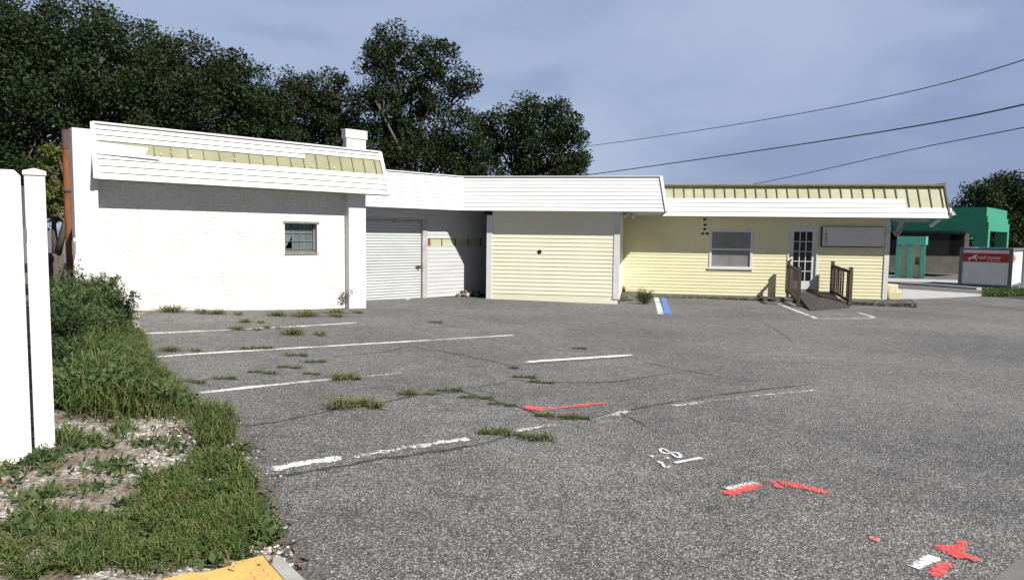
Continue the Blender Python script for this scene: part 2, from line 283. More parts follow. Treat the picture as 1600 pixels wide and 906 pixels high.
# ------------------------------------------------------------------ object helpers
ROOT = {}                                                # object name -> inverse of its thing's matrix
def tag(o, label, cat, group=None, kind=None):
    o['label'] = label; o['category'] = cat
    if group: o['group'] = group
    if kind: o['kind'] = kind
    return o
def thing(name, p, label, cat, group=None, deg=0.0):
    o = bpy.data.objects.new(name, None); COL.objects.link(o); o.empty_display_size = .2
    M = Matrix.Translation(Vector((float(p[0]), float(p[1]), float(p[2])))) @ Matrix.Rotation(math.radians(deg), 4, 'Z')
    o.matrix_world = M; ROOT[o.name] = M.inverted()
    return tag(o, label, cat, group)
class MB:
    def __init__(s): s.edge = []; s.v = []; s.f = []; s.mi = []; s.cur = 0
    def add(s, pts, faces):
        b = len(s.v); s.v += [tuple(map(float, p)) for p in pts]
        for f in faces: s.f.append([b+i for i in f]); s.mi.append(s.cur)
        return s
    def quad(s, a, b, c, d): return s.add([a, b, c, d], [(0, 1, 2, 3)])
    def hexa(s, p):                                      # 8 corners: bottom ring then top ring
        return s.add(p, [(3, 2, 1, 0), (4, 5, 6, 7), (0, 1, 5, 4), (1, 2, 6, 5), (2, 3, 7, 6), (3, 0, 4, 7)])
    def box(s, x0, x1, y0, y1, z0, z1): return s.hexa([(x0, y0, z0), (x1, y0, z0), (x1, y1, z0), (x0, y1, z0), (x0, y0, z1), (x1, y0, z1), (x1, y1, z1), (x0, y1, z1)])
    def fbox(s, F, a0, a1, o0, o1, z0, z1):              # box in a wall frame (o grows outwards)
        w = F.w; return s.hexa([w(a0, o1, z0), w(a1, o1, z0), w(a1, o0, z0), w(a0, o0, z0), w(a0, o1, z1), w(a1, o1, z1), w(a1, o0, z1), w(a0, o0, z1)])
    def bar(s, p, q, w, h, up=(0, 0, 1)):                # rectangular bar from p to q
        p = np.array(p, float); q = np.array(q, float); d = q-p; d /= np.linalg.norm(d)
        sd = np.cross(d, np.array(up, float)); sd /= np.linalg.norm(sd); u = np.cross(sd, d)
        c = [(-1, -1), (1, -1), (1, 1), (-1, 1)]
        r = [[e+sd*i*w/2+u*j*h/2 for i, j in c] for e in (p, q)]
        return s.add(r[0]+r[1], [(0, 1, 2, 3), (7, 6, 5, 4), (1, 0, 4, 5), (2, 1, 5, 6), (3, 2, 6, 7), (0, 3, 7, 4)])
    def slab(s, pts, thick, d=(0, 0, -1)):               # polygon given in order, thickened along d
        n = len(pts); d = np.array(d, float)*thick; p = [np.array(x, float) for x in pts]
        return s.add(p+[x+d for x in p], [tuple(range(n)), tuple(range(2*n-1, n-1, -1))]+[(i, i+n, (i+1) % n+n, (i+1) % n) for i in range(n)])
    def tube(s, pts, radii, n=8, cap=True):
        P = [np.array(p, float) for p in pts]; b = len(s.v); prev = None
        for i, p in enumerate(P):
            d = P[min(i+1, len(P)-1)]-P[max(i-1, 0)]; d = d/(np.linalg.norm(d)+1e-9)
            if prev is None: ref = np.array([0, 0, 1.]) if abs(d[2]) < .9 else np.array([1., 0, 0]); sd = np.cross(d, ref)
            else: sd = prev-d*(prev@d)
            sd /= np.linalg.norm(sd); prev = sd; u = np.cross(d, sd); r = radii[i] if hasattr(radii, '__len__') else radii
            for k in range(n):
                a = 2*math.pi*k/n; s.v.append(tuple(p+r*(sd*math.cos(a)+u*math.sin(a))))
        for i in range(len(P)-1):
            for k in range(n):
                s.f.append([b+i*n+k, b+i*n+(k+1) % n, b+(i+1)*n+(k+1) % n, b+(i+1)*n+k]); s.mi.append(s.cur)
        if cap:
            s.f.append([b+k for k in range(n)][::-1]); s.mi.append(s.cur)
            s.f.append([b+(len(P)-1)*n+k for k in range(n)]); s.mi.append(s.cur)
        return s
    def lathe(s, c, prof, n=16):                         # prof: (radius, z) list round a vertical axis
        c = np.array(c, float); b = len(s.v)
        for r, z in prof:
            for k in range(n): a = 2*math.pi*k/n; s.v.append((c[0]+r*math.cos(a), c[1]+r*math.sin(a), c[2]+z))
        for i in range(len(prof)-1):
            for k in range(n): s.f.append([b+i*n+k, b+i*n+(k+1) % n, b+(i+1)*n+(k+1) % n, b+(i+1)*n+k]); s.mi.append(s.cur)
        s.f.append([b+k for k in range(n)][::-1]); s.mi.append(s.cur); s.f.append([b+(len(prof)-1)*n+k for k in range(n)]); s.mi.append(s.cur)
        return s
    def siding(s, bl, br, tl, tr, n, proud=.014, jag=0, slot=.009):
        """lapped boards over any quad, seen from the side where bl,br,tr,tl run counter-clockwise"""
        bl, br, tl, tr = [np.array(x, float) for x in (bl, br, tl, tr)]
        nm = np.cross(br-bl, tl-bl); nm /= np.linalg.norm(nm)
        for i in range(n):
            t0, t1 = i/n, (i+1)/n
            p0, p1 = bl+(tl-bl)*t0, br+(tr-br)*t0; q0, q1 = bl+(tl-bl)*t1, br+(tr-br)*t1
            if jag: p1 = p1+(p1-p0)/np.linalg.norm(p1-p0)*rnd.uniform(-jag, jag); q1 = q1+(q1-q0)/np.linalg.norm(q1-q0)*rnd.uniform(-jag, jag)
            hgt = np.linalg.norm(q0-p0); g = slot/hgt; u0 = q0+(p0-q0)*g; u1 = q1+(p1-q1)*g
            a, b, c, d = p0+nm*proud, p1+nm*proud, u1+nm*.004, u0+nm*.004
            s.add([a, b, c, d, p0-nm*.012, p1-nm*.012, u0-nm*.012, u1-nm*.012, q0-nm*.012, q1-nm*.012], [(0, 1, 2, 3), (4, 5, 1, 0), (5, 7, 2, 1), (6, 4, 0, 3), (6, 7, 9, 8), (3, 2, 7, 6)])
        return s
    def wall_siding(s, F, a0, a1, z0, z1, o, course, holes=(), proud=.011, zs=None, slot=.010):
        """lapped boards on a vertical wall with rectangular openings (a0,a1,z0,z1)"""
        k = 0; base = z0 if zs is None else zs
        while base+k*course < z1-1e-4:
            lo, hi = base+k*course, base+(k+1)*course; k += 1
            zl, zh = max(lo, z0), min(hi, z1)
            if zh <= zl: continue
            cuts = sorted({zl, zh}|{h[2] for h in holes if zl < h[2] < zh}|{h[3] for h in holes if zl < h[3] < zh})
            for u, v in zip(cuts[:-1], cuts[1:]):
                iv = [(a0, a1)]
                for h in holes:
                    if h[2] <= u+1e-6 and h[3] >= v-1e-6:
                        nv = []
                        for x, y in iv:
                            if h[1] <= x or h[0] >= y: nv.append((x, y)); continue
                            if h[0] > x: nv.append((x, h[0]))
                            if h[1] < y: nv.append((h[1], y))
                        iv = nv
                vt = min(v, hi-slot)
                if vt <= u: continue
                ou = o+proud*(1-(u-lo)/course)+.004; ov = o+proud*(1-(vt-lo)/course)+.004
                for x, y in iv:
                    w = F.w
                    s.add([w(x, ou, u), w(y, ou, u), w(y, ov, vt), w(x, ov, vt), w(x, o-.004, u), w(y, o-.004, u), w(x, o-.004, vt), w(y, o-.004, vt), w(x, o-.004, v), w(y, o-.004, v)], [(0, 1, 2, 3), (4, 5, 1, 0), (3, 2, 7, 6), (6, 7, 9, 8)])
        return s
    def build(s, name, mat, parent=None, smooth=False, bevel=0.0, label=None):
        me = bpy.data.meshes.new(name)
        inv = ROOT.get(parent.name) if parent else None
        vv = [inv @ Vector(v) for v in s.v] if inv is not None else s.v
        me.from_pydata(vv, [], s.f)
        mats = mat if isinstance(mat, (list, tuple)) else [mat]
        for m in mats: me.materials.append(MATS[m])
        if len(mats) > 1: me.polygons.foreach_set('material_index', s.mi)
        if smooth: me.polygons.foreach_set('use_smooth', [True]*len(me.polygons))
        if s.edge:
            at_ = me.attributes.new('edge', 'FLOAT', 'POINT'); at_.data.foreach_set('value', s.edge+[0.0]*(len(s.v)-len(s.edge)))
        me.update()
        o = bpy.data.objects.new(name, me); COL.objects.link(o)
        if parent: o.parent = parent; ROOT[o.name] = inv
        if bevel:
            b = o.modifiers.new('bevel', 'BEVEL'); b.width = bevel; b.segments = 2; b.limit_method = 'ANGLE'
        if label: o['label'] = label
        return o
def np_mesh(name, verts, faces_n, mat, parent=None, sizes=None):
    """fast mesh from arrays: every face has faces_n corners taken in order (or per-face sizes)"""
    verts = np.asarray(verts, np.float32)
    if parent is not None:
        inv = np.array(ROOT[parent.name]); verts = (verts@inv[:3, :3].T+inv[:3, 3]).astype(np.float32)
    me = bpy.data.meshes.new(name); nv = len(verts); nf = nv//faces_n
    me.vertices.add(nv); me.vertices.foreach_set('co', verts.ravel())
    me.loops.add(nv); me.loops.foreach_set('vertex_index', np.arange(nv, dtype=np.int32))
    me.polygons.add(nf); me.polygons.foreach_set('loop_start', np.arange(0, nv, faces_n, dtype=np.int32)); me.polygons.foreach_set('loop_total', np.full(nf, faces_n, np.int32))
    for m in (mat if isinstance(mat, (list, tuple)) else [mat]): me.materials.append(MATS[m])
    me.update(calc_edges=True)
    o = bpy.data.objects.new(name, me); COL.objects.link(o)
    if parent is not None: o.parent = parent; ROOT[o.name] = ROOT[parent.name]
    return o
def struct(o): o['kind'] = 'structure'; return o
def copy_tree(o, parent=None):
    c = o.copy(); COL.objects.link(c)
    if parent: c.parent = parent
    for ch in list(o.children): copy_tree(ch, c)
    return c

# ------------------------------------------------------------------ ground
def axis(lo, hi, flo, fhi, fine):
    a = list(np.arange(flo, fhi+1e-6, fine)); s = fine*2; x = flo
    left = []
    while x > lo: x -= s; s *= 1.5; left.append(x)
    s = fine*2; x = fhi; right = []
    while x < hi: x += s; s *= 1.5; right.append(x)
    return np.array(left[::-1]+a+right)
def ground():
    xs = axis(-500, 500, -16, 18, .5); ys = axis(-300, 900, -2, 28, .5)
    X, Y = np.meshgrid(xs, ys); Z = H(X, Y); n = len(xs)
    m = MB(); m.v = list(zip(X.ravel().tolist(), Y.ravel().tolist(), Z.ravel().tolist()))
    m.f = [[j*n+i, j*n+i+1, (j+1)*n+i+1, (j+1)*n+i] for j in range(len(ys)-1) for i in range(n-1)]; m.mi = [0]*len(m.f)
    o = m.build('parking_lot', 'asphalt'); struct(o)
ground()
def sheet(pts, up, mb=None):
    """flat sheet on the ground from a convex outline (world xy), refined so that it follows the slope"""
    m = mb or MB(); P = [np.array(p[:2], float) for p in pts]
    def tri(a, b, c, d=0):
        L = [np.linalg.norm(a-b), np.linalg.norm(b-c), np.linalg.norm(c-a)]
        if max(L) > .8 and d < 9:
            k = L.index(max(L)); q = [a, b, c]; q = q[k:]+q[:k]; mid = (q[0]+q[1])/2
            tri(q[0], mid, q[2], d+1); tri(mid, q[1], q[2], d+1)
        else: m.add([(p[0], p[1], H(p[0], p[1])+up) for p in (a, b, c)], [(0, 1, 2)])
    for i in range(1, len(P)-1): tri(P[0], P[i], P[i+1])
    return m
def gsheet(px, up, mb=None): return sheet([G(*p) for p in px], up, mb)
def stroke(pts, width, up, mb=None, wob=.12, seg=.12, taper=False, seed=1, soft=1.38):
    """a painted stroke or crack: ribbon through world points with an uneven edge"""
    m = mb or MB(); r = random.Random(seed); P = [np.array(p[:2], float) for p in pts]; D = []
    for a, b in zip(P[:-1], P[1:]):
        k = max(1, int(np.linalg.norm(b-a)/seg)); D += [a+(b-a)*i/k for i in range(k)]
    D.append(P[-1]); L = []
    for i, p in enumerate(D):
        d = D[min(i+1, len(D)-1)]-D[max(i-1, 0)]; d /= np.linalg.norm(d)+1e-9; n = np.array([-d[1], d[0]])
        w = width*soft*(1+r.uniform(-wob, wob))/2; sh = r.uniform(-wob, wob)*width*.3
        if taper: w *= max(.15, min(1, i/3, (len(D)-1-i)/3))
        L.append([p+n*(w*k+sh) for k in (1, .6, 0, -.6, -1)])
    if not m.edge: m.edge = [0.0]*len(m.v)
    for i, q in enumerate(L):
        e = 1.0 if i in (0, len(L)-1) and len(L) > 5 else 0.0; m.edge += [1.0, max(e, .35), e, max(e, .35), 1.0]
    m.add([(p[0], p[1], H(p[0], p[1])+up) for q in L for p in q], [(5*i+k+1, 5*i+5+k+1, 5*i+5+k, 5*i+k) for i in range(len(D)-1) for k in range(4)])
    return m

# verge of shell gravel and dirt left of the asphalt
EDGE = [G(*p) for p in [(600, 1250), (520, 985), (470, 906), (446, 872), (426, 850), (408, 815), (398, 790), (394, 760), (386, 732), (376, 695), (347, 657), (302, 622), (262, 585), (240, 560), (226, 525), (217, 494)]]
EY = np.array([e[1] for e in EDGE]); EX = np.array([e[0] for e in EDGE])
def edge_x(y): return float(np.interp(y, EY, EX))
def verge():
    m = MB(); rows = np.concatenate([np.arange(1.0, 6.5, .06), np.arange(6.5, 14.2, .15)]); nc = 26; r = random.Random(3)
    for i, y in enumerate(rows):
        xr = edge_x(y)+r.uniform(-.035, .035)+.05*math.sin(y*5.1)
        xs = [xr-(xr+17)*(k/nc)**2.2 for k in range(nc+1)][::-1]
        for x in xs:
            bump = .012*math.sin(x*3.1+y*2.3)+.008*math.sin(x*7.7-y*5.2)
            t = min(1, (xr-x)/.5); m.v.append((x, y, H(x, y)+.004+t*(.022+max(-.015, bump))))
    n = nc+1
    for i in range(len(rows)-1):
        for k in range(nc): m.f.append([i*n+k, i*n+k+1, (i+1)*n+k+1, (i+1)*n+k]); m.mi.append(0)
    struct(m.build('gravel_verge', 'shell_gravel'))
verge()

# ------------------------------------------------------------------ painted lines, marks and cracks
MARKG = 'painted parking lines'
def line(label, px, w, mat, up=.006, seed=1, name='parking_line', cat='parking line', group=MARKG, wob=.14, taper=False, seg=.12):
    o = stroke([G(*p) for p in px], w, up, seed=seed, wob=wob, taper=taper, seg=seg).build(name, mat); tag(o, label, cat, group); return o
line('faint white parking line nearest the white brick wall', [(217, 522), (330, 517), (470, 510), (560, 504)], .10, 'line_paint', seed=2)
line('longest white parking line, ending in the middle of the lot', [(232, 559), (300, 553.5), (540, 539.5), (808, 523.5)], .10, 'line_paint', seed=3)
line('short bright white parking line standing alone mid lot', [(818, 566), (993, 554.5)], .115, 'fresh_paint', seed=4)
line('white parking line that fades out beside the grass tuft', [(303, 615.5), (400, 604.5), (520, 592.5), (575, 588)], .095, 'line_paint', seed=5)
line('faint worn end of the line past the grass tuft', [(575, 588), (628, 583)], .07, 'faded_paint', seed=51)
line('thick flaking white line nearest the camera along the long crack', [(423, 734), (450, 728.5), (480, 723.5), (510, 719), (540, 714.5)], .105, 'line_paint', seed=6, wob=.35, seg=.05)
line('thinner flaking stretch of white line just beyond the thick one', [(546, 715), (570, 711), (620, 702.5), (660, 696.5), (700, 690), (735, 685)], .085, 'worn_paint', seed=61, wob=.5, seg=.04)
line('worn white line remnant under the low weed and along the crack', [(790, 676), (850, 666), (930, 654), (990, 641)], .085, 'faded_paint', seed=7, wob=.3)
line('last faint trace of white line far along the long crack', [(1040, 636), (1130, 624), (1280, 609)], .08, 'faded_paint', seed=8, wob=.3)
ARR = 'red spray paint survey marks'
def poly_mark(px, up, mb): return gsheet(px, up, mb)
m = MB(); stroke([G(845, 641.5), G(885, 637), (G(925, 632)), G(957, 629.5)], .085, .010, m, wob=.35, seed=9)
stroke([G(820, 636), G(850, 642)], .10, .011, m, wob=.3, seed=10, seg=.05); stroke([G(822, 640), G(846, 638)], .09, .012, m, wob=.3, seed=11, seg=.05)
tag(m.build('spray_arrow', 'red_paint'), 'long red spray painted arrow pointing left across a crack', 'paint mark', ARR)
m = MB(); stroke([G(1128, 774), G(1195, 756.5)], .10, .010, m, wob=.18, seed=12, seg=.06)
stroke([G(1200, 748.5), G(1222, 765)], .055, .010, m, wob=.3, seed=13, seg=.04); stroke([G(1205, 751), G(1240, 759), G(1270, 766), G(1301, 773)], .11, .011, m, wob=.45, seed=14, seg=.05, taper=False)
tag(m.build('spray_arrow', 'red_paint'), 'red spray painted bent mark beside a short white dash', 'paint mark', ARR)
m = MB(); stroke([G(1455, 904), G(1468, 890), G(1490, 880)], .055, .010, m, wob=.3, seed=15, seg=.04)
stroke([G(1470, 853), G(1490, 866), G(1505, 874)], .10, .010, m, wob=.4, seed=16, seg=.04); stroke([G(1488, 868), G(1503, 849), G(1513, 847)], .06, .011, m, wob=.4, seed=17, seg=.04)
stroke([G(1495, 862), G(1530, 879)], .07, .012, m, wob=.6, seed=18, seg=.04)
tag(m.build('spray_arrow', 'red_paint'), 'splayed red spray painted arrow in the near right corner', 'paint mark', ARR)
tag(stroke([G(1358, 841), G(1375, 846)], .05, .010, wob=.3, seed=19, seg=.03).build('spray_blot', 'pink_paint'), 'small faded pink paint blot on the asphalt', 'paint mark', ARR)
WD = 'white spray paint dashes'
tag(stroke([G(1138, 766), G(1180, 755)], .075, .008, wob=.1, seed=20, seg=.06).build('spray_dash', 'fresh_paint'), 'white dash touching the bent red mark', 'paint mark', WD)
tag(stroke([G(1428, 888), G(1460, 871)], .06, .008, wob=.15, seed=21, seg=.05).build('spray_dash', 'fresh_paint'), 'white dash left of the splayed red arrow', 'paint mark', WD)
m = MB()
def eight(cx, cy, ax, ay, r1, r2, n=14):                 # two loops of a figure eight, in photo-measured ground points
    pts = []
    for k in range(n+1):
        t = 2*math.pi*k/n; pts.append(G(cx+ax*math.sin(t), cy+ay*math.sin(t)+r2*math.sin(2*t)-ax*0))
    return pts
stroke(eight(1047.5, 708.5, 16, 5, 0, 3.4, 22), .022, .008, m, wob=.15, seed=22, seg=.03)
stroke([G(1016, 712), G(1022, 715)], .025, .008, m, seed=23, seg=.03); stroke([G(1041, 716), G(1046, 717)], .028, .008, m, seed=24, seg=.03)
stroke([G(1026, 721), G(1034, 724.5), G(1038, 730.5), G(1045, 731.5), G(1049, 728.5)], .024, .009, m, wob=.2, seed=25, seg=.03)
tag(m.build('spray_number', 'fresh_paint'), 'small white sprayed figure 8 with dots and a hook', 'paint mark')
tag(stroke([G(1054, 724), G(1075, 720), G(1096, 716)], .036, .008, wob=.1, seed=26, seg=.05).build('spray_dash', 'fresh_paint'), 'thin white dash beside the sprayed figure 8', 'paint mark', WD)

# access-bay paint by the office
tag(gsheet([(1022, 465), (1029, 465), (1037, 491), (1028, 491)], .006).build('bay_stripe', 'line_paint'), 'short white stripe by the green weed at the kerb', 'parking line', 'accessible bay stripes')
tag(gsheet([(1033, 465), (1040, 465), (1049, 491), (1038, 491)], .006).build('bay_stripe', 'blue_paint'), 'bright blue stripe beside the short white stripe', 'parking line', 'accessible bay stripes')
tag(gsheet([(1105, 484), (1160, 483), (1175, 489), (1110, 489)], .006).build('bay_patch', 'faded_blue'), 'faded blue paint patch on asphalt below the window', 'parking line')
m = MB(); stroke([G(1214, 474), G(1245, 486), G(1277, 498)], .10, .006, m, seed=30); stroke([G(1277, 498.5), G(1310, 498), G(1368, 497.5)], .09, .008, m, seed=31)
tag(m.build('bay_outline', 'line_paint'), 'white line running from the left railing round the ramp foot', 'parking line', 'white lines at the ramp')
m = MB(); stroke([G(1340, 488), G(1369, 497)], .09, .006, m, seed=32)
tag(m.build('bay_outline', 'line_paint'), 'short slanted white line right of the ramp foot', 'parking line', 'white lines at the ramp')
tag(stroke([G(1278, 491), G(1338, 490.5)], .09, .006, seed=33).build('bay_outline', 'faded_paint'), 'faint white line just in front of the ramp foot', 'parking line', 'white lines at the ramp')
tag(gsheet([(1211, 475), (1222, 475), (1245, 487), (1232, 487)], .0045).build('bay_patch', 'faded_blue'), 'faint blue paint beside the left ramp railing', 'parking line')

# cracks
m = MB(); CR = [
 ([(423, 744), (450, 742), (520, 730), (600, 716), (700, 703), (760, 692)], .034), ([(760, 692), (800, 680), (870, 662), (960, 646), (1040, 630), (1120, 617), (1270, 600)], .028),
 ([(330, 668), (400, 664), (470, 652), (520, 640), (620, 624), (650, 617), (720, 611), (750, 620), (810, 637), (860, 654), (905, 655)], .026),
 ([(520, 557), (600, 550), (640, 541), (700, 551), (760, 562), (800, 571), (803, 578)], .022), ([(803, 571), (860, 566), (940, 561), (1000, 556)], .016),
 ([(720, 606), (780, 600), (800, 592), (830, 598), (900, 598), (960, 596), (1060, 582)], .018), ([(985, 560), (1050, 575), (1110, 586), (1170, 597)], .016),
 ([(970, 648), (1000, 660), (1025, 675)], .022), ([(560, 604), (640, 610)], .012), ([(640, 501), (700, 508), (760, 517)], .02), ([(1180, 500), (1215, 517), (1240, 536)], .012),
 ([(880, 540), (930, 552), (985, 560)], .012), ([(640, 470), (690, 474)], .03), ([(500, 489), (560, 489), (600, 488)], .03), ([(1490, 473), (1540, 478), (1600, 482)], .05), ([(1560, 484), (1640, 487)], .10)]
for i, (p, w) in enumerate(CR):
    q = []
    r = random.Random(i)
    for a, b in zip(p[:-1], p[1:]):
        k = max(2, int(math.hypot(b[0]-a[0], b[1]-a[1])/14))
        q += [(a[0]+(b[0]-a[0])*j/k+r.uniform(-2, 2), a[1]+(b[1]-a[1])*j/k+r.uniform(-.8, .8)) for j in range(k)]
    q.append(p[-1]); stroke([G(*x) for x in q], w*1.35, .003, m, soft=1.0, wob=.6, seed=100+i, seg=.15, taper=True)
struct(m.build('pavement_cracks', 'crack_tar'))
m = MB(); r = random.Random(5)
stroke([(edge_x(y)+.05+r.uniform(-.06, .06), y) for y in np.arange(2.6, 6.6, .05)], .11, .0035, m, wob=.8, seed=77, seg=.06, taper=True)
struct(m.build('broken_asphalt_edge', 'cracked_edge'))

# right foreground concrete corner, apron, road and kerb to the right
struct(gsheet([(1551, 906), (1598, 868), (1700, 800), (1900, 900), (1700, 1000), (1480, 985)], .005).build('concrete_corner', 'worn_concrete'))
struct(gsheet([(1300, 452), (1400, 450.5), (1590, 463), (1545, 462.5), (1432, 467.5), (1300, 470)], .006).build('driveway', 'pale_concrete'))
struct(gsheet([(1300, 441.5), (1395, 443.6), (1560, 457.5), (1640, 465.3), (1800, 481), (1800, 486), (1590, 463.5), (1405, 450), (1300, 447)], .005).build('road', 'road'))
m = MB(); K = [G(1300, 438.5), G(1395, 443.5), G(1470, 448.5), G(1530, 453)]
for a, b in zip(K[:-1], K[1:]): m.bar((a[0], a[1], H(a[0], a[1])+.06), (b[0], b[1], H(b[0], b[1])+.06), .35, .13)
struct(m.build('kerb', 'pale_concrete'))
struct(gsheet([(1300, 432), (1400, 435.5), (1520, 438.5), (1520, 442.5), (1395, 439.5), (1300, 436)], .006).build('forecourt', 'pale_concrete'))
struct(gsheet([(1532, 454.5), (1720, 452), (1720, 466.5), (1595, 464), (1560, 458.5)], .012).build('grass_verge', 'grass_leaf'))

# ------------------------------------------------------------------ white brick building (left)
FA = Frame(G(545, 481), 43)
def building_A():
    R = thing('brick_building', FA.w(0, 0, -.14), 'white painted brick building with torn white siding along its roof edge', 'building', deg=43)
    oB, oT = .48, .08
    bl, br = FA.pt(149, 280.5, oB), FA.pt(607, 304.5, oB); tl, tr = FA.pt(143.5, 190, oT), FA.pt(592.5, 240, oT)
    zb = (bl[2]+br[2])/2; zt = (tl[2]+tr[2])/2; bl[2] = br[2] = zb; tl[2] = tr[2] = zt
    aL = FA.hit(152, 440)[0]; aR = FA.hit(572, 400, .18)[0]
    w0, w1, wz0, wz1 = FA.hit(445, 370)[0], FA.hit(495.5, 370)[0], 1.168, 1.868
    m = MB()                                             # front wall round the window
    for a0, a1, z0, z1 in [(aL, w0, -.4, zb), (w1, aR-.3, -.4, zb), (w0, w1, -.4, wz0), (w0, w1, wz1, zb)]:
        m.fbox(FA, a0, a1, -.22, 0, z0, z1)
    m.hexa([FA.w(a, o, z) for z in (-.4, zt-.3) for a, o in ((aL-.002, -.36), (aL+.2, -.36), (aL+2.8, -9), (aL+2.5, -9))]); m.fbox(FA, aR-.3, aR-.002, -9, -.222, -.4, zt-.3); m.fbox(FA, aL+2.8, aR-.3, -9, -8.8, -.4, zt-.3)
    m.build('wall', 'painted_brick', R)
    MB().slab([FA.w(aL, -.05, zt-.12), FA.w(aR-.02, -.05, zt-.12), FA.w(aR-.02, -9, zt-.12), FA.w(aL+2.5, -9, zt-.12)], .18).build('roof', 'roof_felt', R)
    p0 = FA.hit(545.5, 400, .18)[0]
    MB().fbox(FA, p0, aR, -.215, .18, -.4, zb+.02).build('pillar', 'white_stucco', R, bevel=.01)
    q0 = FA.hit(110.5, 300, .05)[0]
    MB().fbox(FA, q0, aL-.004, .05, .30, -.3, FA.hit(125, 200.5, .30)[1]).fbox(FA, aL-.30, aL-.006, -.36, .049, -.3, FA.hit(125, 203, .30)[1]).build('corner_pier', 'white_stucco', R, bevel=.012)
    MB().fbox(FA, aL-.02, aL+.03, .001, .05, -.3, zb).build('corner_trim', 'white_trim', R)
    # roof edge: old olive panel behind, white boards in front
    L = lambda t, s: (bl*(1-s)+br*s)*(t)+(tl*(1-s)+tr*s)*(1-t)     # t 0 top..1 bottom, s 0 left..1 right
    nm = np.cross(br-bl, tl-bl); nm /= np.linalg.norm(nm)
    fas = MB().slab([bl, br, tr, tl], .06, -nm).build('roof_edge_panel', ['olive_panel'], R)
    W = np.linalg.norm(br-bl); k = int(W/.305); s_step = .675
    for i in range(3, k):
        s = (i+.35)/k
        if s < .985: MB().bar(L(.318 if s < s_step else .198, s)+nm*.014, L(.507, s)+nm*.014, .02, .028, nm).build('batten', 'olive_batten', fas)
    for s, t in [(.075+.11, .475), (.215, .43), (.275, .47), (.36, .49), (.415, .455), (.505, .47), (.52, .48), (.695, .47), (.755, .485), (.785, .47)]:
        c = L(t, s)+nm*.012; r = rnd.uniform(.014, .028); MB().lathe(c, [(r*.6, -r), (r, -r*.2), (r*.9, r*.5), (r*.3, r)], 7).build('foam_blob', 'foam', fas, smooth=True)
    s_step = .675
    m = MB()
    m.siding(L(.31, 0), L(.31, s_step), L(0, 0), L(0, s_step), 3, .022, slot=.015); m.siding(L(.19, s_step), L(.19, 1), L(0, s_step), L(0, 1), 2, .022, slot=.015)
    m.siding(L(1, 0), L(1, 1), L(.515, 0), L(.515, 1), 4, .022, slot=.015)
    m.build('siding_boards', 'white_siding', R)
    m = MB()                                             # the two boards hanging loose at the torn left end
    m.siding(L(.475, .0)+nm*.012, L(.53, .145)+nm*.03, L(.335, .0)+nm*.012, L(.385, .155)+nm*.03, 1, jag=.05)
    m.siding(L(.56, .0)+nm*.024, L(.60, .185)+nm*.055, L(.475, 0)+nm*.024, L(.545, .155)+nm*.05, 1, jag=.07)
    m.build('loose_board', 'white_siding', R)
    m = MB(); m.bar(br+nm*.02, tr+nm*.02, .09, .05, nm); m.bar(bl+nm*.02, tl+nm*.02, .07, .045, nm)
    m.bar(tl+np.array([0, 0, .012]), tr+np.array([0, 0, .012]), .10, .035)
    m.build('edge_trim', 'white_trim', R)
    a0, a1 = FA.hit(149, 280, oB)[0], FA.hit(607, 304, oB)[0]
    m = MB().fbox(FA, a0+.03, a1-.03, .001, oB-.03, zb+.03, zb+.05)
    m.fbox(FA, a1-.03, a1-.005, -3, oB-.2, zb+.03, zt-.35)
    m.build('soffit', 'soffit', R)
    c0, c1 = FA.hit(541, 215, -1.3)[0], FA.hit(573.5, 215, -1.3)[0]; ct = FA.hit(556, 203, -1.3)[1]; cm = FA.hit(556, 217, -1.3)[1]
    m = MB().fbox(FA, c0+.02, c1-.02, -1.50, -1.32, zt-.2, cm); m.fbox(FA, c0-.015, c1+.015, -1.52, -1.3, cm, ct)
    m.build('chimney', 'white_stucco', R, bevel=.01)
    # window
    m = MB(); t = .045
    for a, b, z, y in [(w0, w1, wz0, wz0+t), (w0, w1, wz1-t, wz1), (w0, w0+t, wz0+t, wz1-t), (w1-t, w1, wz0+t, wz1-t)]: m.fbox(FA, a+.002, b-.002, -.17, -.10, z+.002, y-.002)
    win = m.build('window', 'window_frame_grey', R)
    MB().fbox(FA, w0-.03, w1+.05, -.09, .02, wz1-.025, wz1+.02).build('lintel', 'window_frame_grey', win)
    MB().fbox(FA, w0-.01, w1+.01, -.098, .015, wz0-.03, wz0+.012).build('sill', 'window_frame_grey', win)
    g = MB(); z0, z1, x0, x1 = wz0+t, wz1-t, w0+t, w1-t
    wA = FA.w; o = -.14; tri = [(.03, .10), (.27, .10), (.27, .56)]
    P = lambda u, v: wA(x0+(x1-x0)*u, o, z0+(z1-z0)*v)
    g.add([P(0, 0), P(1, 0), P(1, .10), P(.27, .10), P(.03, .10), P(0, .10)], [(0, 1, 2, 3, 4, 5)])
    g.add([P(.27, .10), P(1, .10), P(1, 1), P(.27, 1), P(.27, .56)], [(0, 1, 2, 3, 4)])
    g.add([P(0, .10), P(.03, .10), P(.27, .56), P(.27, 1), P(0, 1)], [(0, 1, 2, 3, 4)])
    g.build('pane', 'dusty_glass', win)
    m = MB()
    for u in (.27, .54, .81): m.fbox(FA, x0+(x1-x0)*u-.005, x0+(x1-x0)*u+.005, -.139, -.118, z0, z1)
    for v in (.10, .38, .68): m.fbox(FA, x0, x1, -.138, -.120, z0+(z1-z0)*v-.005, z0+(z1-z0)*v+.005)
    m.build('muntin', 'muntin_grey', win)
    MB().fbox(FA, w0, w1, -.40, -.36, wz0, wz1).build('interior', 'interior_dark', R)
    return R
building_A()

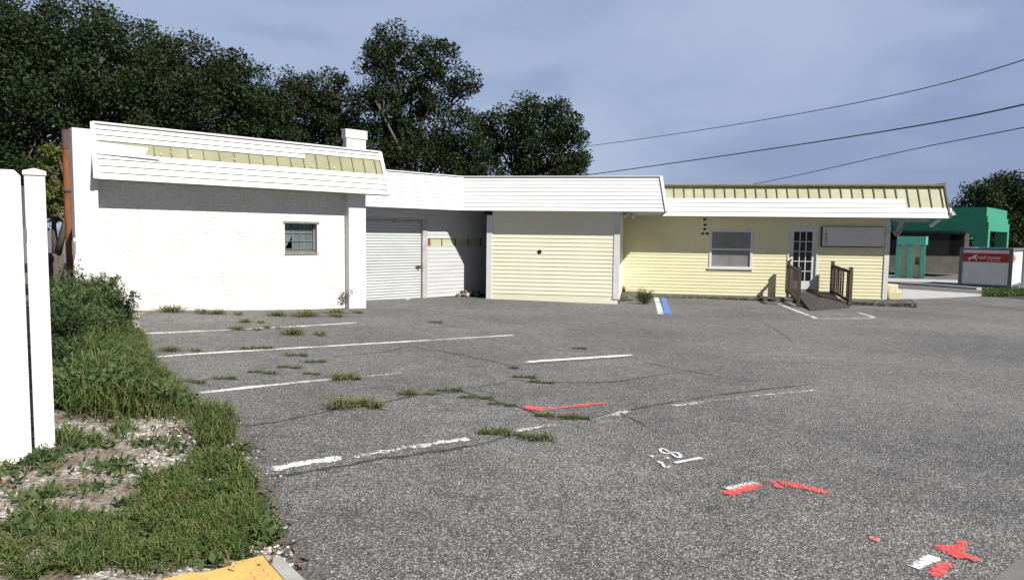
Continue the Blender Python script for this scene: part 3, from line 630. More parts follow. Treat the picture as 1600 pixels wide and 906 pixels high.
# ------------------------------------------------------------------ middle building: grey roller-door bay + pale yellow block
FB = Frame(G(760, 466.5), -10)
def building_B():
    R = thing('garage_building', FB.w(0, 0, -.25), 'middle garage building with grey roller door and pale yellow boarded front', 'building', deg=-10)
    oB, oT = .35, -.05
    zb = 2.335; zt = FB.hit(880, 276.5, oT)[1]
    fb = lambda px, o, z: FB.w(FB.hit(px, 330, o)[0], o, z)
    bend_b, bend_t = FB.pt(721, 329, oB), FB.pt(723, 275, oT); bend_b[2] = zb; bend_t[2] = zt
    br, tr = FB.pt(1042, 332, oB), FB.pt(1033, 278, oT); br[2] = zb; tr[2] = zt
    FG = Frame(bend_b-FA.n*.60, 43)                      # grey wall plane
    gL = FG.hit(560, 400)[0]
    glb = FG.w(FG.hit(562, 317, .60)[0]-.3, .60, zb)
    # the slanted grey-bay fascia shares the mitre with the yellow one
    q = (bend_t-FG.p)@FG.n; glt = FG.w(FG.hit(562, 262, q)[0]-.3, q, zt)
    m = MB(); m.siding(glb, bend_b, glt, bend_t, 9, .018, slot=.013); m.siding(bend_b, br, bend_t, tr, 9); m.build('siding_boards', 'white_siding', R)
    n1 = np.cross(br-bend_b, bend_t-bend_b); n1 /= np.linalg.norm(n1); n2 = np.cross(bend_b-glb, glt-glb); n2 /= np.linalg.norm(n2)
    m = MB(); m.bar(br+n1*.02, tr+n1*.02, .08, .05, n1); m.bar(bend_b+(n1+n2)*.012, bend_t+(n1+n2)*.012, .05, .03, n1)
    m.bar(bend_t+np.array([0, 0, .012]), tr+np.array([0, 0, .012]), .10, .03); m.bar(glt+np.array([0, 0, .010]), bend_t+np.array([0, 0, .010]), .10, .026)
    m.build('edge_trim', 'white_trim', R)
    # yellow block
    aR = FB.hit(967.5, 400)[0]; tw = .155
    z0 = FB.hit(860, 460.3)[1]; course = .1165
    m = MB(); m.wall_siding(FB, tw, aR-tw, z0, zb+.1, 0, course)
    m.build('front_siding', 'pale_yellow_siding', R)
    m = MB(); m.fbox(FB, .005, aR-.005, -.12, -.006, -.45, zb+.1); m.build('wall', 'dark_gap', R)
    m = MB(); m.fbox(FB, tw, aR-.01, -.004, .006, -.45, z0-.012); m.build('plinth', 'pale_yellow_siding', R)
    MB().fbox(FB, -.005, tw, -.14, .028, -.45, zb-.12).build('corner_trim', 'white_trim', R); MB().fbox(FB, aR-tw, aR+.012, -.10, .028, -.14, zb+.02).build('corner_trim', 'white_trim', R)
    MB().fbox(FB, -.07, tw-.02, -.10, .05, zb-.118, zb+.03).build('bracket', 'dark_gap', R)
    FR = Frame(FB.w(aR, 0, 0), 80)                       # right-hand return wall
    m = MB(); m.wall_siding(FR, .10, 5.2, -.20, zb+.1, .004, .1143); m.build('side_siding', 'pale_yellow_siding', R)
    MB().fbox(FR, .10, 5.2, -.12, -.002, -.4, zb+.1).build('side_wall', 'dark_gap', R)
    MB().fbox(FB, .005, .11, -4.5, -.145, -.4, zb+.1).build('left_side_wall', 'interior_dark', R)
    # round hole in the yellow front
    ha, hz = FB.hit(843, 393.5); c = FB.w(ha, .021, hz); m = MB(); n = 18
    ring = [c+FB.d*.062*math.cos(2*math.pi*k/n)+np.array([0, 0, .062*math.sin(2*math.pi*k/n)]) for k in range(n)]
    m.slab(ring, .03, -FB.n); m.build('vent_hole', 'dark_gap', R)
    # soffits
    a_r = FB.hit(1042, 332, oB)[0]
    inner = FB.w(FB.hit(721, 329, oB)[0]+.2, .0, zb+.03)
    m = MB(); m.slab([FB.w(-.3, oB-.04, zb+.04), FB.w(a_r-.03, oB-.04, zb+.04), FB.w(a_r-.03, -4.4, zb+.04), FB.w(aR+.14, -4.4, zb+.04), FB.w(aR+.14, -.01, zb+.04), FB.w(-.3, -.01, zb+.04)], .02)
    m.build('soffit', 'soffit', R)
    # fascia return on the right
    FE = Frame(br, 80); e_t = tr-FB.n*0
    bl2 = br; br2 = br-FB.n*5.0; tl2 = tr; tr2 = tr-FB.n*4.6
    m = MB(); m.siding(bl2, br2, tl2, tr2, 9); m.build('siding_return', 'white_siding', R)
    # grey bay: wall, roller door, siding, exposed strip
    dz1 = FG.hit(640, 344.5)[1]; dL = FG.hit(560, 400)[0]; dR = FG.hit(659.5, 400)[0]; jR = FG.hit(666, 400)[0]; wR = FG.hit(757, 400)[0]
    zg = -.30
    sz0, sz1 = FG.hit(700, 384.3)[1], FG.hit(700, 372.5)[1]; sL, sR = FG.hit(668, 378)[0], FG.hit(752, 378)[0]
    m = MB(); m.wall_siding(FG, jR, wR+1.2, zg+.1, dz1, 0, .1143, holes=[(sL, sR, sz0, sz1)], zs=zg+.1)
    m.wall_siding(FG, dL-1.0, wR+1.2, dz1, zt-.2, 0, .1143, zs=zg+.1+.1143*math.floor((dz1-zg-.1)/.1143))
    m.build('grey_siding', 'grey_siding', R)
    MB().fbox(FG, dR+.02, wR+1.2, -.15, -.016, zg-.1, zt-.2).fbox(FG, dL-1, dR+.02, -.15, -.016, dz1, zt-.2).build('grey_wall', 'interior_dark', R)
    m = MB(); m.fbox(FG, sL, sR, -.0145, -.010, sz0, sz1); strip = m.build('exposed_strip', 'pale_olive_panel', R)
    for k in range(1, 5): a = sL+.05+(sR-sL-.05)*k/4-.03; MB().fbox(FG, a-.012, a+.012, -.0098, .010, sz0, sz1).build('batten', 'dark_batten', strip)
    MB().fbox(FG, sL+.002, sL+.115, -.0095, -.004, sz0+.002, sz1-.002).build('rusty_patch', 'rust', strip)
    # roller door: curved slats
    m = MB(); pitch = .078; z = zg; w = FG.w
    while z < dz1-.01:
        top = min(z+pitch, dz1); prof = [(0, .0), (.25, .014), (.5, .019), (.75, .014), (1, .0)]
        for (u0, o0), (u1, o1) in zip(prof[:-1], prof[1:]):
            m.add([w(dL-.6, o0-.06, z+(top-z)*u0), w(dR, o0-.06, z+(top-z)*u0), w(dR, o1-.06, z+(top-z)*u1), w(dL-.6, o1-.06, z+(top-z)*u1)], [(0, 1, 2, 3)])
        z += pitch
    door = m.build('roller_door', 'roller_grey', R, smooth=True)
    m = MB().fbox(FG, dR-.20, dR-.02, -.045, -.01, .68, .70+.02); m.fbox(FG, dR-.13, dR-.08, -.044, .015, .655, .74); m.build('latch', 'old_iron', door)
    MB().fbox(FG, dL+1.15, dL+1.35, -.04, -.02, dz1-.06, dz1-.01).build('top_bracket', 'metal', door)
    m = MB().fbox(FG, dR, jR+.02, -.06, .028, zg, dz1+.02); m.build('door_jamb', 'grey_trim', R)
    MB().fbox(FG, dL-.6, dR, -.05, .02, dz1, dz1+.05).build('door_header', 'grey_trim', R)
    # soffit of the grey bay and flat roofs
    pA = FG.w(dL-1.2, .55, zb+.035); pB = bend_b+np.array([0, 0, .035])+FA.n*-.03; pC = FB.w(0, 0, zb+.035); pD = FG.w(wR+.6, .001, zb+.035); pE = FG.w(dL-1.2, .001, zb+.035)
    MB().slab([pA, pB, pC, pD, pE], .02).build('grey_soffit', 'grey_siding', R)
    zr = zt-.14
    rp = [FG.w(dL-1.2, q-.05, zr), bend_t*np.array([1, 1, 0])+np.array([0, 0, zr])-FB.n*.05, FB.w(FB.hit(1033, 278, oT)[0]-.05, oT-.05, zr), FB.w(FB.hit(1033, 278, oT)[0]-.05, -9, zr), FG.w(dL-1.2, -7, zr)]
    MB().slab(rp, .18).build('roof', 'roof_felt', R)
    return FG, zt
FG, ZT_B = building_B()

# ------------------------------------------------------------------ yellow office (right)
FC = Frame((12.4, 23.3), -10)
def building_C():
    R = thing('office_building', FC.w(-4, 0, -.3), 'pale yellow office with glazed white door and bare olive panels on its roof edge', 'building', deg=-10)
    oB, oT = .65, .20
    zb = 2.35; zt = FC.hit(1250, 291, oT)[1]
    aL = FC.hit(971, 400)[0]; a_tr = FC.hit(1381.5, 400)[0]; aR = FC.hit(1389, 400)[0]
    wx0, wx1 = FC.hit(1109, 390)[0], FC.hit(1175.5, 390)[0]; wz0, wz1 = .60, 1.905
    dx0, dx1 = FC.hit(1230, 400)[0], FC.hit(1277.5, 400)[0]; dz0, dz1 = -.10, 2.065
    zf = -.33
    m = MB(); m.wall_siding(FC, aL, a_tr, zf, zb+.05, 0, .1143, holes=[(wx0, wx1, wz0, wz1), (dx0, dx1, zf-.01, dz1)])
    m.build('siding', 'yellow_siding', R)
    m = MB()
    for a0, a1, z0, z1 in [(aL-.3, wx0, -.5, zb+.3), (wx1, dx0, -.5, zb+.3), (dx1, aR-.01, -.5, zb+.3), (wx0, wx1, -.5, wz0), (wx0, wx1, wz1, zb+.3), (dx0, dx1, dz1, zb+.3), (dx0, dx1, -.5, dz0)]:
        m.fbox(FC, a0, a1, -.14, -.006, z0, z1)
    m.fbox(FC, aR-.15, aR-.01, -8, -.141, -.6, zb+.3); m.fbox(FC, aL-.3, aR-.15, -8, -7.86, -.6, zb+.3)
    m.build('wall', 'yellow_siding', R)
    MB().fbox(FC, a_tr, aR, -.10, .035, zf-.02, zb+.03).build('corner_trim', 'white_trim', R)
    MB().fbox(FC, aL-.01, aL+.06, .001, .03, zf, zb).build('inside_corner_trim', 'yellow_siding', R)
    # roof edge
    def P(px, py, o, z): q = FC.pt(px, py, o); q[2] = z; return q
    bl, br = P(1030, 338, oB, zb), P(1485, 333, oB, zb); tl, tr = P(1028, 291, oT, zt), P(1475.5, 291, oT, zt)
    L = lambda t, s: (bl*(1-s)+br*s)*t+(tl*(1-s)+tr*s)*(1-t)
    nm = np.cross(br-bl, tl-bl); nm /= np.linalg.norm(nm)
    fas = MB().slab([bl, br, tr, tl], .05, -nm).build('roof_edge_panel', 'pale_olive_panel', R)
    W = np.linalg.norm(br-bl); k = int(W/.335); s1 = .862
    for i in range(k+1):
        s = (i+.6)/(k+1); MB().bar(L(.04, s)+nm*.02, L(.395 if s < s1 else .672, s)+nm*.014, .026, .026, nm).build('batten', 'rib_olive', fas)
    m = MB(); m.bar(tl+np.array([0, 0, .02])+nm*.02, tr+np.array([0, 0, .02])+nm*.02, .16, .05); m.build('top_rail', 'olive_batten', fas)
    m = MB(); m.bar(tr+np.array([0, 0, .055])-FC.d*.30, tr+np.array([0, 0, .09])+FC.d*.04, .14, .02); m.build('loose_flashing', 'dark_batten', fas)
    m = MB(); m.bar(tr+nm*.01, br+nm*.01, .05, .05, nm); m.build('end_trim', 'dark_batten', fas)
    s1 = .862
    m = MB(); m.siding(L(1, 0), L(1, s1), L(.40, 0), L(.40, s1), 4, proud=.02); m.siding(L(1, s1), L(1, 1), L(.68, s1), L(.68, 1.012), 2, proud=.02)
    m.build('siding_boards', 'white_siding', R)
    # right end of the canopy
    e_b, e_t = br-FC.n*6, tr-FC.n*6
    m = MB(); m.siding(br, e_b, tr, e_t, 9); m.build('siding_return', 'pale_olive_panel', R)
    a_l, a_r = (bl-FC.p)@FC.d, (br-FC.p)@FC.d
    MB().fbox(FC, a_l, a_r-.04, .001, oB-.03, zb+.045, zb+.065).build('soffit', 'soffit', R)
    MB().fbox(FC, aR+.001, a_r-.04, -6, .0, zb+.045, zb+.065).build('side_soffit', 'soffit', R)
    MB().fbox(FC, aR+.002, a_r-.35, -.12, -.01, zb-.10, zb+.04).build('canopy_beam', 'soffit', R)
    MB().fbox(FC, a_l-.1, a_r-.3, -8, oT-.08, zt-.25, zt-.10).build('roof', 'roof_felt', R)
    # window with two sashes
    m = MB(); t = .055
    for a, b, z, y in [(wx0, wx1, wz0, wz0+t), (wx0, wx1, wz1-t, wz1), (wx0, wx0+t, wz0+t, wz1-t), (wx1-t, wx1, wz0+t, wz1-t)]: m.fbox(FC, a-.012, b+.012, -.03, .032, z-.002, y+.002)
    zm = (wz0+wz1)/2+.0; m.fbox(FC, wx0+t-.012, wx1-t+.012, -.028, .022, zm-.03, zm+.03)
    win = m.build('window', 'white_trim', R)
    MB().fbox(FC, wx0-.05, wx1+.05, .0325, .055, wz0-.03, wz0+.02).build('sill', 'white_trim', win)
    g = MB().fbox(FC, wx0+t-.014, wx1-t+.014, -.020, -.012, wz0+t, zm-.03); g.build('pane', 'office_glass', win)
    g = MB().fbox(FC, wx0+t-.014, wx1-t+.014, -.016, -.008, zm+.03, wz1-t); g.build('pane', 'office_glass', win)
    cxm = (wx0+wx1)/2; MB().fbox(FC, cxm-.045, cxm+.045, -.0118, -.006, wz0+t+.002, wz1-t-.002).build('mullion', 'muntin_grey', win)
    MB().fbox(FC, wx1-t-.24, wx1-t-.02, -.0075, -.005, wz1-t-.17, wz1-t-.02).build('sticker', 'blue_sticker', win)
    for i in range(9):
        a = wx1-t-rnd.choice((.04, .05, .03, .09, .14, .2)); z = zm+.05+rnd.random()*.35
        if a < wx1-t-.06: z = zm+.05+rnd.random()*.05
        MB().fbox(FC, a-.018, a+.018, -.0075+i*.0001, -.005+i*.0002, z-.016, z+.016).build('sticker', 'blue_sticker', win)
    # five small dark plates on the boards left of the window
    for px, py in [(1101, 342.8), (1101.5, 351.5), (1101, 358), (1098, 365), (1105, 365)]:
        a, z = FC.hit(px, py); MB().fbox(FC, a-.05, a+.05, .005, .024, z-.034, z+.034).build('mounting_plate', 'black_paint', R)
    # door
    m = MB(); f = .05
    m.fbox(FC, dx0+.002, dx0+f, -.10, .03, dz0, dz1-.002); m.fbox(FC, dx1-f, dx1-.002, -.10, .03, dz0, dz1-.002); m.fbox(FC, dx0+f, dx1-f, -.10, .028, dz1-f, dz1-.003)
    m.build('door_frame', 'white_door', R)
    x0, x1, z0, z1 = dx0+f+.004, dx1-f-.004, dz0+.04, dz1-f-.004
    gx0, gx1, gz0, gz1 = FC.hit(1239.5, 400)[0], FC.hit(1268.5, 400)[0], FC.hit(1254, 439)[1], FC.hit(1254, 362)[1]
    m = MB()
    for a, b, c, d in [(x0, gx0, z0, z1), (gx1, x1, z0, z1), (gx0, gx1, z0, gz0), (gx0, gx1, gz1, z1)]: m.fbox(FC, a, b, -.06, -.015, c, d)
    for i in range(1, 3): a = gx0+(gx1-gx0)*i/3; m.fbox(FC, a-.013, a+.013, -.05, -.017, gz0, gz1)
    for i in range(1, 5): z = gz0+(gz1-gz0)*i/5; m.fbox(FC, gx0, gx1, -.049, -.018, z-.012, z+.012)
    door = m.build('door', 'white_door', R)
    MB().fbox(FC, gx0, gx1, -.045, -.035, gz0, gz1).build('glazing', 'black_glass', door)
    m = MB(); ha = x0+.065; hz = .93; c = FC.w(ha, .012, hz)
    MB().tube([FC.w(ha, -.014, hz+.14), FC.w(ha, .018, hz+.14)], .03, 10).build('deadbolt', 'brass_dark', door)
    m.tube([FC.w(ha, -.014, hz), FC.w(ha, .018, hz)], .03, 10); m.tube([FC.w(ha, .018, hz), FC.w(ha, .045, hz)], .013, 8); m.tube([FC.w(ha, .045, hz), FC.w(ha, .075, hz)], .028, 10)
    m.build('handle', 'brass_dark', door)
    for z in (z0+.22, (z0+z1)/2, z1-.2): MB().fbox(FC, x1-.008, x1+.012, -.014, .004, z-.05, z+.05).build('hinge', 'metal', door)
    MB().fbox(FC, dx0, dx1, -.13, .02, dz0-.06, dz0-.001).build('threshold', 'concrete', R)
    # torn strap of gutter hanging at the right corner
    k0, k1, k2, k3 = [FC.pt(x, y, .25) for x, y in [(1393, 345), (1400, 362), (1403, 367), (1410, 345)]]
    m = MB(); m.tube([FC.pt(1392.5, 344, .25), FC.pt(1394, 355, .25), FC.pt(1398, 364, .25)], .015, 6); m.build('hanging_wire', 'dark_gap', R)
    m = MB(); m.bar(FC.pt(1410, 346, .3), FC.pt(1402, 364, .3), .13, .02, FC.n); m.tube([FC.pt(1396, 361, .32), FC.pt(1399, 367, .32), FC.pt(1403.5, 367, .32), FC.pt(1408, 360, .32)], .035, 8)
    m.build('hanging_gutter', 'metal', R)
    m = MB(); m.bar(FC.pt(1454, 353.5, .35), FC.pt(1470, 341.5, .35), .10, .07, FC.n); m.build('loose_trim', 'white_trim', R)
    q = FC.pt(1487, 334, oB); m = MB(); m.slab([q+np.array([0, 0, -.06]), q+FC.d*.13+np.array([0, 0, -.03]), q+FC.d*.02+np.array([0, 0, .12])], .02, -FC.n); m.build('bent_flashing', 'white_trim', R)
    return zb
ZB_C = building_C()

# sign with house number, on the office wall
def sign():
    a0, a1, z0, z1 = FC.hit(1284, 370)[0], FC.hit(1379.5, 370)[0], 1.415, 2.055
    R = thing('wall_sign', FC.w((a0+a1)/2, .08, z0), 'blank grey signboard on the yellow wall with house number at its left edge', 'sign', deg=-10)
    MB().fbox(FC, a0, a1, .020, .085, z0, z1).build('sign_board', 'sign_grey', R)
    m = MB(); m.fbox(FC, a0-.035, a0-.001, .02, .095, z0-.03, z1+.01); m.fbox(FC, a0, a1, .02, .092, z0-.03, z0-.001); m.fbox(FC, a0, a1, .02, .092, z1, z1+.015); m.build('sign_frame', 'black_paint', R)
    h = .135
    for i, ch in enumerate('1407'):
        text(ch, FC.w(a0+.075, .087, z1-.03-h*(i+1)+.0), FC, .17, 'black_paint', R, 'digit')
def text(s, p, F, size, mat, parent, name, shear=0.0, sx=1.0, extrude=.002, bold=0.0):
    cu = bpy.data.curves.new('glyph', 'FONT'); cu.body = s; cu.size = size; cu.extrude = extrude; cu.shear = shear; cu.offset = bold
    t = bpy.data.objects.new('glyph', cu); COL.objects.link(t); bpy.context.view_layer.update()
    me = bpy.data.meshes.new_from_object(t.evaluated_get(bpy.context.evaluated_depsgraph_get()))
    bpy.data.objects.remove(t); bpy.data.curves.remove(cu)
    inv = ROOT[parent.name]
    for v in me.vertices:
        q = np.array(p)+F.d*v.co.x*sx+np.array([0, 0, v.co.y])+F.n*v.co.z; v.co = inv @ Vector(q.tolist())
    me.materials.clear(); me.materials.append(MATS[mat]); me.name = name
    o = bpy.data.objects.new(name, me); COL.objects.link(o); o.parent = parent; ROOT[o.name] = inv; return o
sign()

# ------------------------------------------------------------------ pavement slab, ramp, railings, blocks
def slab_c():
    zt = -.325
    def top(px, py):
        d = ray(px, py); t = (zt-EYE)/d[2]; q = CAM+d*t; return q
    f = [G(1003, 464.5), G(1100, 466.5), G(1225, 471.5), G(1340, 477), G(1432, 481)]
    r = random.Random(4); pts = []
    for a, b in zip(f[:-1], f[1:]):
        for k in range(8): q = a+(b-a)*k/8; pts.append(q+np.array([0, r.uniform(-.03, .03), 0]))
    pts.append(f[-1]); m = MB(); back = [FC.w(.95, -.45, 0), FC.w(-8.7, -.2, 0)]
    poly = [np.array([p[0], p[1], zt+r.uniform(-.012, .0)]) for p in pts]+[np.array([b[0], b[1], zt]) for b in back]
    m.slab(poly, .6); o = m.build('pavement', ['mossy_concrete']); struct(o)
    m = MB(); g = [G(966, 469.5), G(1006, 470.5)]; zt2 = -.27
    m.slab([(g[0][0], g[0][1], zt2), (g[1][0]+.1, g[1][1], zt2-.03), (f[0][0]+.25, f[0][1]+.6, zt2), FC.w(-8.0, .05, zt2+.0), FC.w(-8.62, .05, zt2)], .5); struct(m.build('corner_pad', 'mossy_concrete'))
slab_c()
def ramp():
    zt = -.12
    b0, b1 = FC.pt(1243, 456, .08), FC.pt(1299, 461, .08); b0[2] = b1[2] = zt
    f0, f1 = G(1266, 486), G(1328, 481); f0[2] += .015; f1[2] += .015
    o = MB().slab([f0, f1, b1, b0], .09).build('ramp_deck', 'ramp_mat')
    tag(o, 'dark sloping wheelchair ramp leading up to the glazed door', 'ramp'); o.name = 'wheelchair_ramp'
    return b0, b1, f0, f1
ramp()
def railing(back, front, label, seed):
    r = random.Random(seed); B0 = FC.pt(back[0], back[1], .30); F0 = G(front[0], front[1])
    R = thing('ramp_railing', F0, label, 'railing', 'wooden railings of the ramp')
    hb = FC.pt(back[0], back[2], .30)[2]
    d = np.linalg.norm((F0-CAM)[:2]); hf = H(F0[0], F0[1])+(front[1]-front[2])*((F0-CAM)@_f)/F_PX
    dv = (F0-B0)*np.array([1, 1, 0]); dv /= np.linalg.norm(dv); sd = np.array([-dv[1], dv[0], 0])
    def post(p, z0, z1):
        m = MB(); c = .05
        pr = [(c, z0), (c, z1-.10), (c*.72, z1-.095), (c*.72, z1-.075), (c*1.05, z1-.07), (c*1.05, z1-.02), (c*.5, z1)]
        b = len(m.v)
        for rr, z in pr:
            for i, j in ((-1, -1), (1, -1), (1, 1), (-1, 1)): m.v.append(tuple(np.array([p[0], p[1], z])+dv*i*rr+sd*j*rr))
        for k in range(len(pr)-1):
            for i in range(4): m.f.append([b+k*4+i, b+k*4+(i+1) % 4, b+(k+1)*4+(i+1) % 4, b+(k+1)*4+i]); m.mi.append(0)
        m.f.append([b+(len(pr)-1)*4+i for i in range(4)]); m.mi.append(0)
        m.build('post', 'old_wood', R)
    post(B0, -.45, hb); post(F0, H(F0[0], F0[1])-.05, hf)
    lb, lf = -.20, H(F0[0], F0[1])+.20
    P = lambda t, z: np.array([*(B0+(F0-B0)*t)[:2], z])
    m = MB().bar(P(.02, hb-.16), P(.98, hf-.16), .05, .09); m.build('top_rail', 'old_wood', R)
    m = MB().bar(P(.02, lb+.12), P(.98, lf-.03), .045, .085); m.build('bottom_rail', 'old_wood', R)
    n = 8
    for k in range(n):
        t = (k+.8)/(n+.6)
        if label.startswith('right') and k == 5: continue
        m = MB(); zt = hb-.16+(hf-hb)*t+.0; z0 = lb+.12+(lf-lb-.15)*t
        m.bar(P(t, z0-.02)+sd*.03, P(t, zt+.02)+sd*.03+dv*r.uniform(-.012, .012), .022, .105, dv); m.build('picket', 'old_wood', R)
railing((1230.5, 463, 407), (1247, 479, 417), 'left weathered wooden railing with turned post tops beside the ramp', 1)
railing((1299, 462, 408), (1327, 478.5, 417), 'right weathered wooden railing missing one picket beside the ramp', 2)
def blocks():
    r = random.Random(8)
    def lump(name, x0, x1, y0, y1, o0, o1, label, jit):
        a0, zlo = FC.hit(x0, y1, o1); a1, zhi = FC.hit(x1, y0, o1)
        m = MB(); n = 4
        g = []
        m.fbox(FC, a0, a1, o0, o1, zlo, zhi)
        v = [np.array(p)+np.array([r.uniform(-jit, jit) for _ in range(3)]) for p in m.v]; m.v = [tuple(p) for p in v]
        o = m.build(name, 'yellow_block', bevel=.03 if jit > .01 else .008); tag(o, label, 'block', 'yellow masonry blocks at the office corner')
    lump('masonry_block', 1389.5, 1408, 455.5, 467.5, -.45, -.02, 'low pale yellow masonry block beside the office corner trim', .004)
    lump('masonry_block', 1389.5, 1403, 445, 455.2, -.40, -.06, 'lumpy yellow stone sitting on the low masonry block', .03)
blocks()

# small things near the walls
def corner_bits():
    p = FC.pt(974.5, 453, .25); p[2] = -.27
    R = thing('bottle', p, 'small red plastic bottle standing in the corner by the white trim', 'bottle')
    MB().lathe(p, [(.055, 0), (.06, .03), (.06, .05)], 12).build('base', 'black_paint', R); MB().lathe(p, [(.058, .05), (.058, .14), (.025, .18), (.022, .215)], 12).build('body', 'red_plastic', R, smooth=True)
    # twin floodlight under the middle building's eave
    c = FB.pt(983, 333, -.5); c[2] = 2.36
    R = thing('floodlight', c, 'small twin bulb floodlight under the eave above the inner corner', 'lamp')
    MB().tube([c, c-np.array([0, 0, .05])], .06, 12).build('mounting_plate', 'white_trim', R)
    for s in (-1, 1):
        e = c+FB.d*.13*s+FB.n*.10-np.array([0, 0, .14])
        MB().tube([c-np.array([0, 0, .04]), c+FB.d*.07*s-np.array([0, 0, .07])], .014, 8).build('arm', 'metal', R)
        d = (e-c)/np.linalg.norm(e-c); MB().tube([c+d*.07, c+d*.12, c+d*.2, c+d*.23], [.025, .045, .06, .058], 12).build('bulb', 'white_trim', R, smooth=True)
    # rubble by the yellow block
    q = G(722, 463); R = thing('rubble_pile', q, 'heap of broken bricks, wood bits and leaves against the grey wall', 'debris'); r = random.Random(12)
    for mat, n, nm_ in (('rubble', 34, 'rubble_piece'), ('rubble_white', 9, 'plaster_scrap')):
        m = MB()
        for k in range(n):
            x, y = r.gauss(0, .25), r.gauss(.05, .15); hgt = max(0, .24*(1-abs(x)/.55))*r.random()
            c = np.array([q[0]+x, q[1]+y, H(q[0], q[1])+hgt+.02]); s = [r.uniform(.03, .09), r.uniform(.02, .06), r.uniform(.015, .04)]
            M = Matrix.Rotation(r.uniform(0, 6.3), 3, (r.random()-.5, r.random()-.5, r.random()))
            m.hexa([tuple(c+np.array(M @ Vector((i*s[0], j*s[1], l*s[2])))) for i, j, l in [(-1, -1, -1), (1, -1, -1), (1, 1, -1), (-1, 1, -1), (-1, -1, .8), (.9, -1, 1), (1, .8, 1), (-.9, 1, 1)]])
        m.build(nm_, mat, R)
    q = G(702, 460.5); m = MB(); m.lathe((0, 0, 0), [(.10, -.02), (.15, .05), (.14, .12), (.06, .17), (.035, .20)], 11)
    m.v = [(x*r.uniform(.85, 1.2)+q[0], y*r.uniform(.85, 1.2)+q[1], z*r.uniform(.9, 1.1)+q[2]) for x, y, z in m.v]
    tag(m.build('trash_bag', 'trash_black', smooth=True), 'small black rubbish bag at the left of the rubble heap', 'bag')
    q = G(744, 463); m = MB().box(q[0]-.12, q[0]+.12, q[1]-.08, q[1]+.10, q[2]-.03, q[2]+.16); tag(m.build('concrete_block', 'mossy_concrete', bevel=.015), 'dark concrete block between rubble and yellow wall', 'block')
    # scraps of litter on the lot
    for px, py, l in [(637, 468, 'small white paper scrap near the roller door'), (515, 471, 'small pale stone chunk by the weed at the pillar foot')]:
        q = G(px, py); m = MB().box(q[0]-.05, q[0]+.05, q[1]-.03, q[1]+.03, q[2], q[2]+.03); m.v = [(a+r.uniform(-.012, .012), b+r.uniform(-.012, .012), c) for a, b, c in m.v]
        tag(m.build('litter', 'rubble_white'), l, 'litter')
corner_bits()

# rusty vent pipe left of the brick building
def pipe():
    D = 15.5; top = at(102, 203, D); bot = at(103.5, 392, D); z0 = H(bot[0], bot[1])
    R = thing('vent_pipe', (bot[0], bot[1], z0), 'tall rusty brown vent pipe left of the white brick building', 'pipe')
    p = lambda z: np.array([top[0], top[1], z])
    zt = top[2]; zc = at(103, 297, D)[2]
    MB().tube([p(z0), p(zc-.06), p(zt-.42)], .075, 14).build('pipe', 'rust', R, smooth=False)
    MB().tube([p(zt-.42), p(zt)], .082, 14).build('pipe_top', 'old_iron', R)
    MB().tube([p(zc-.05), p(zc-.02), p(zc+.02), p(zc+.05)], [.085, .10, .10, .085], 14).build('collar', 'old_iron', R)
pipe()

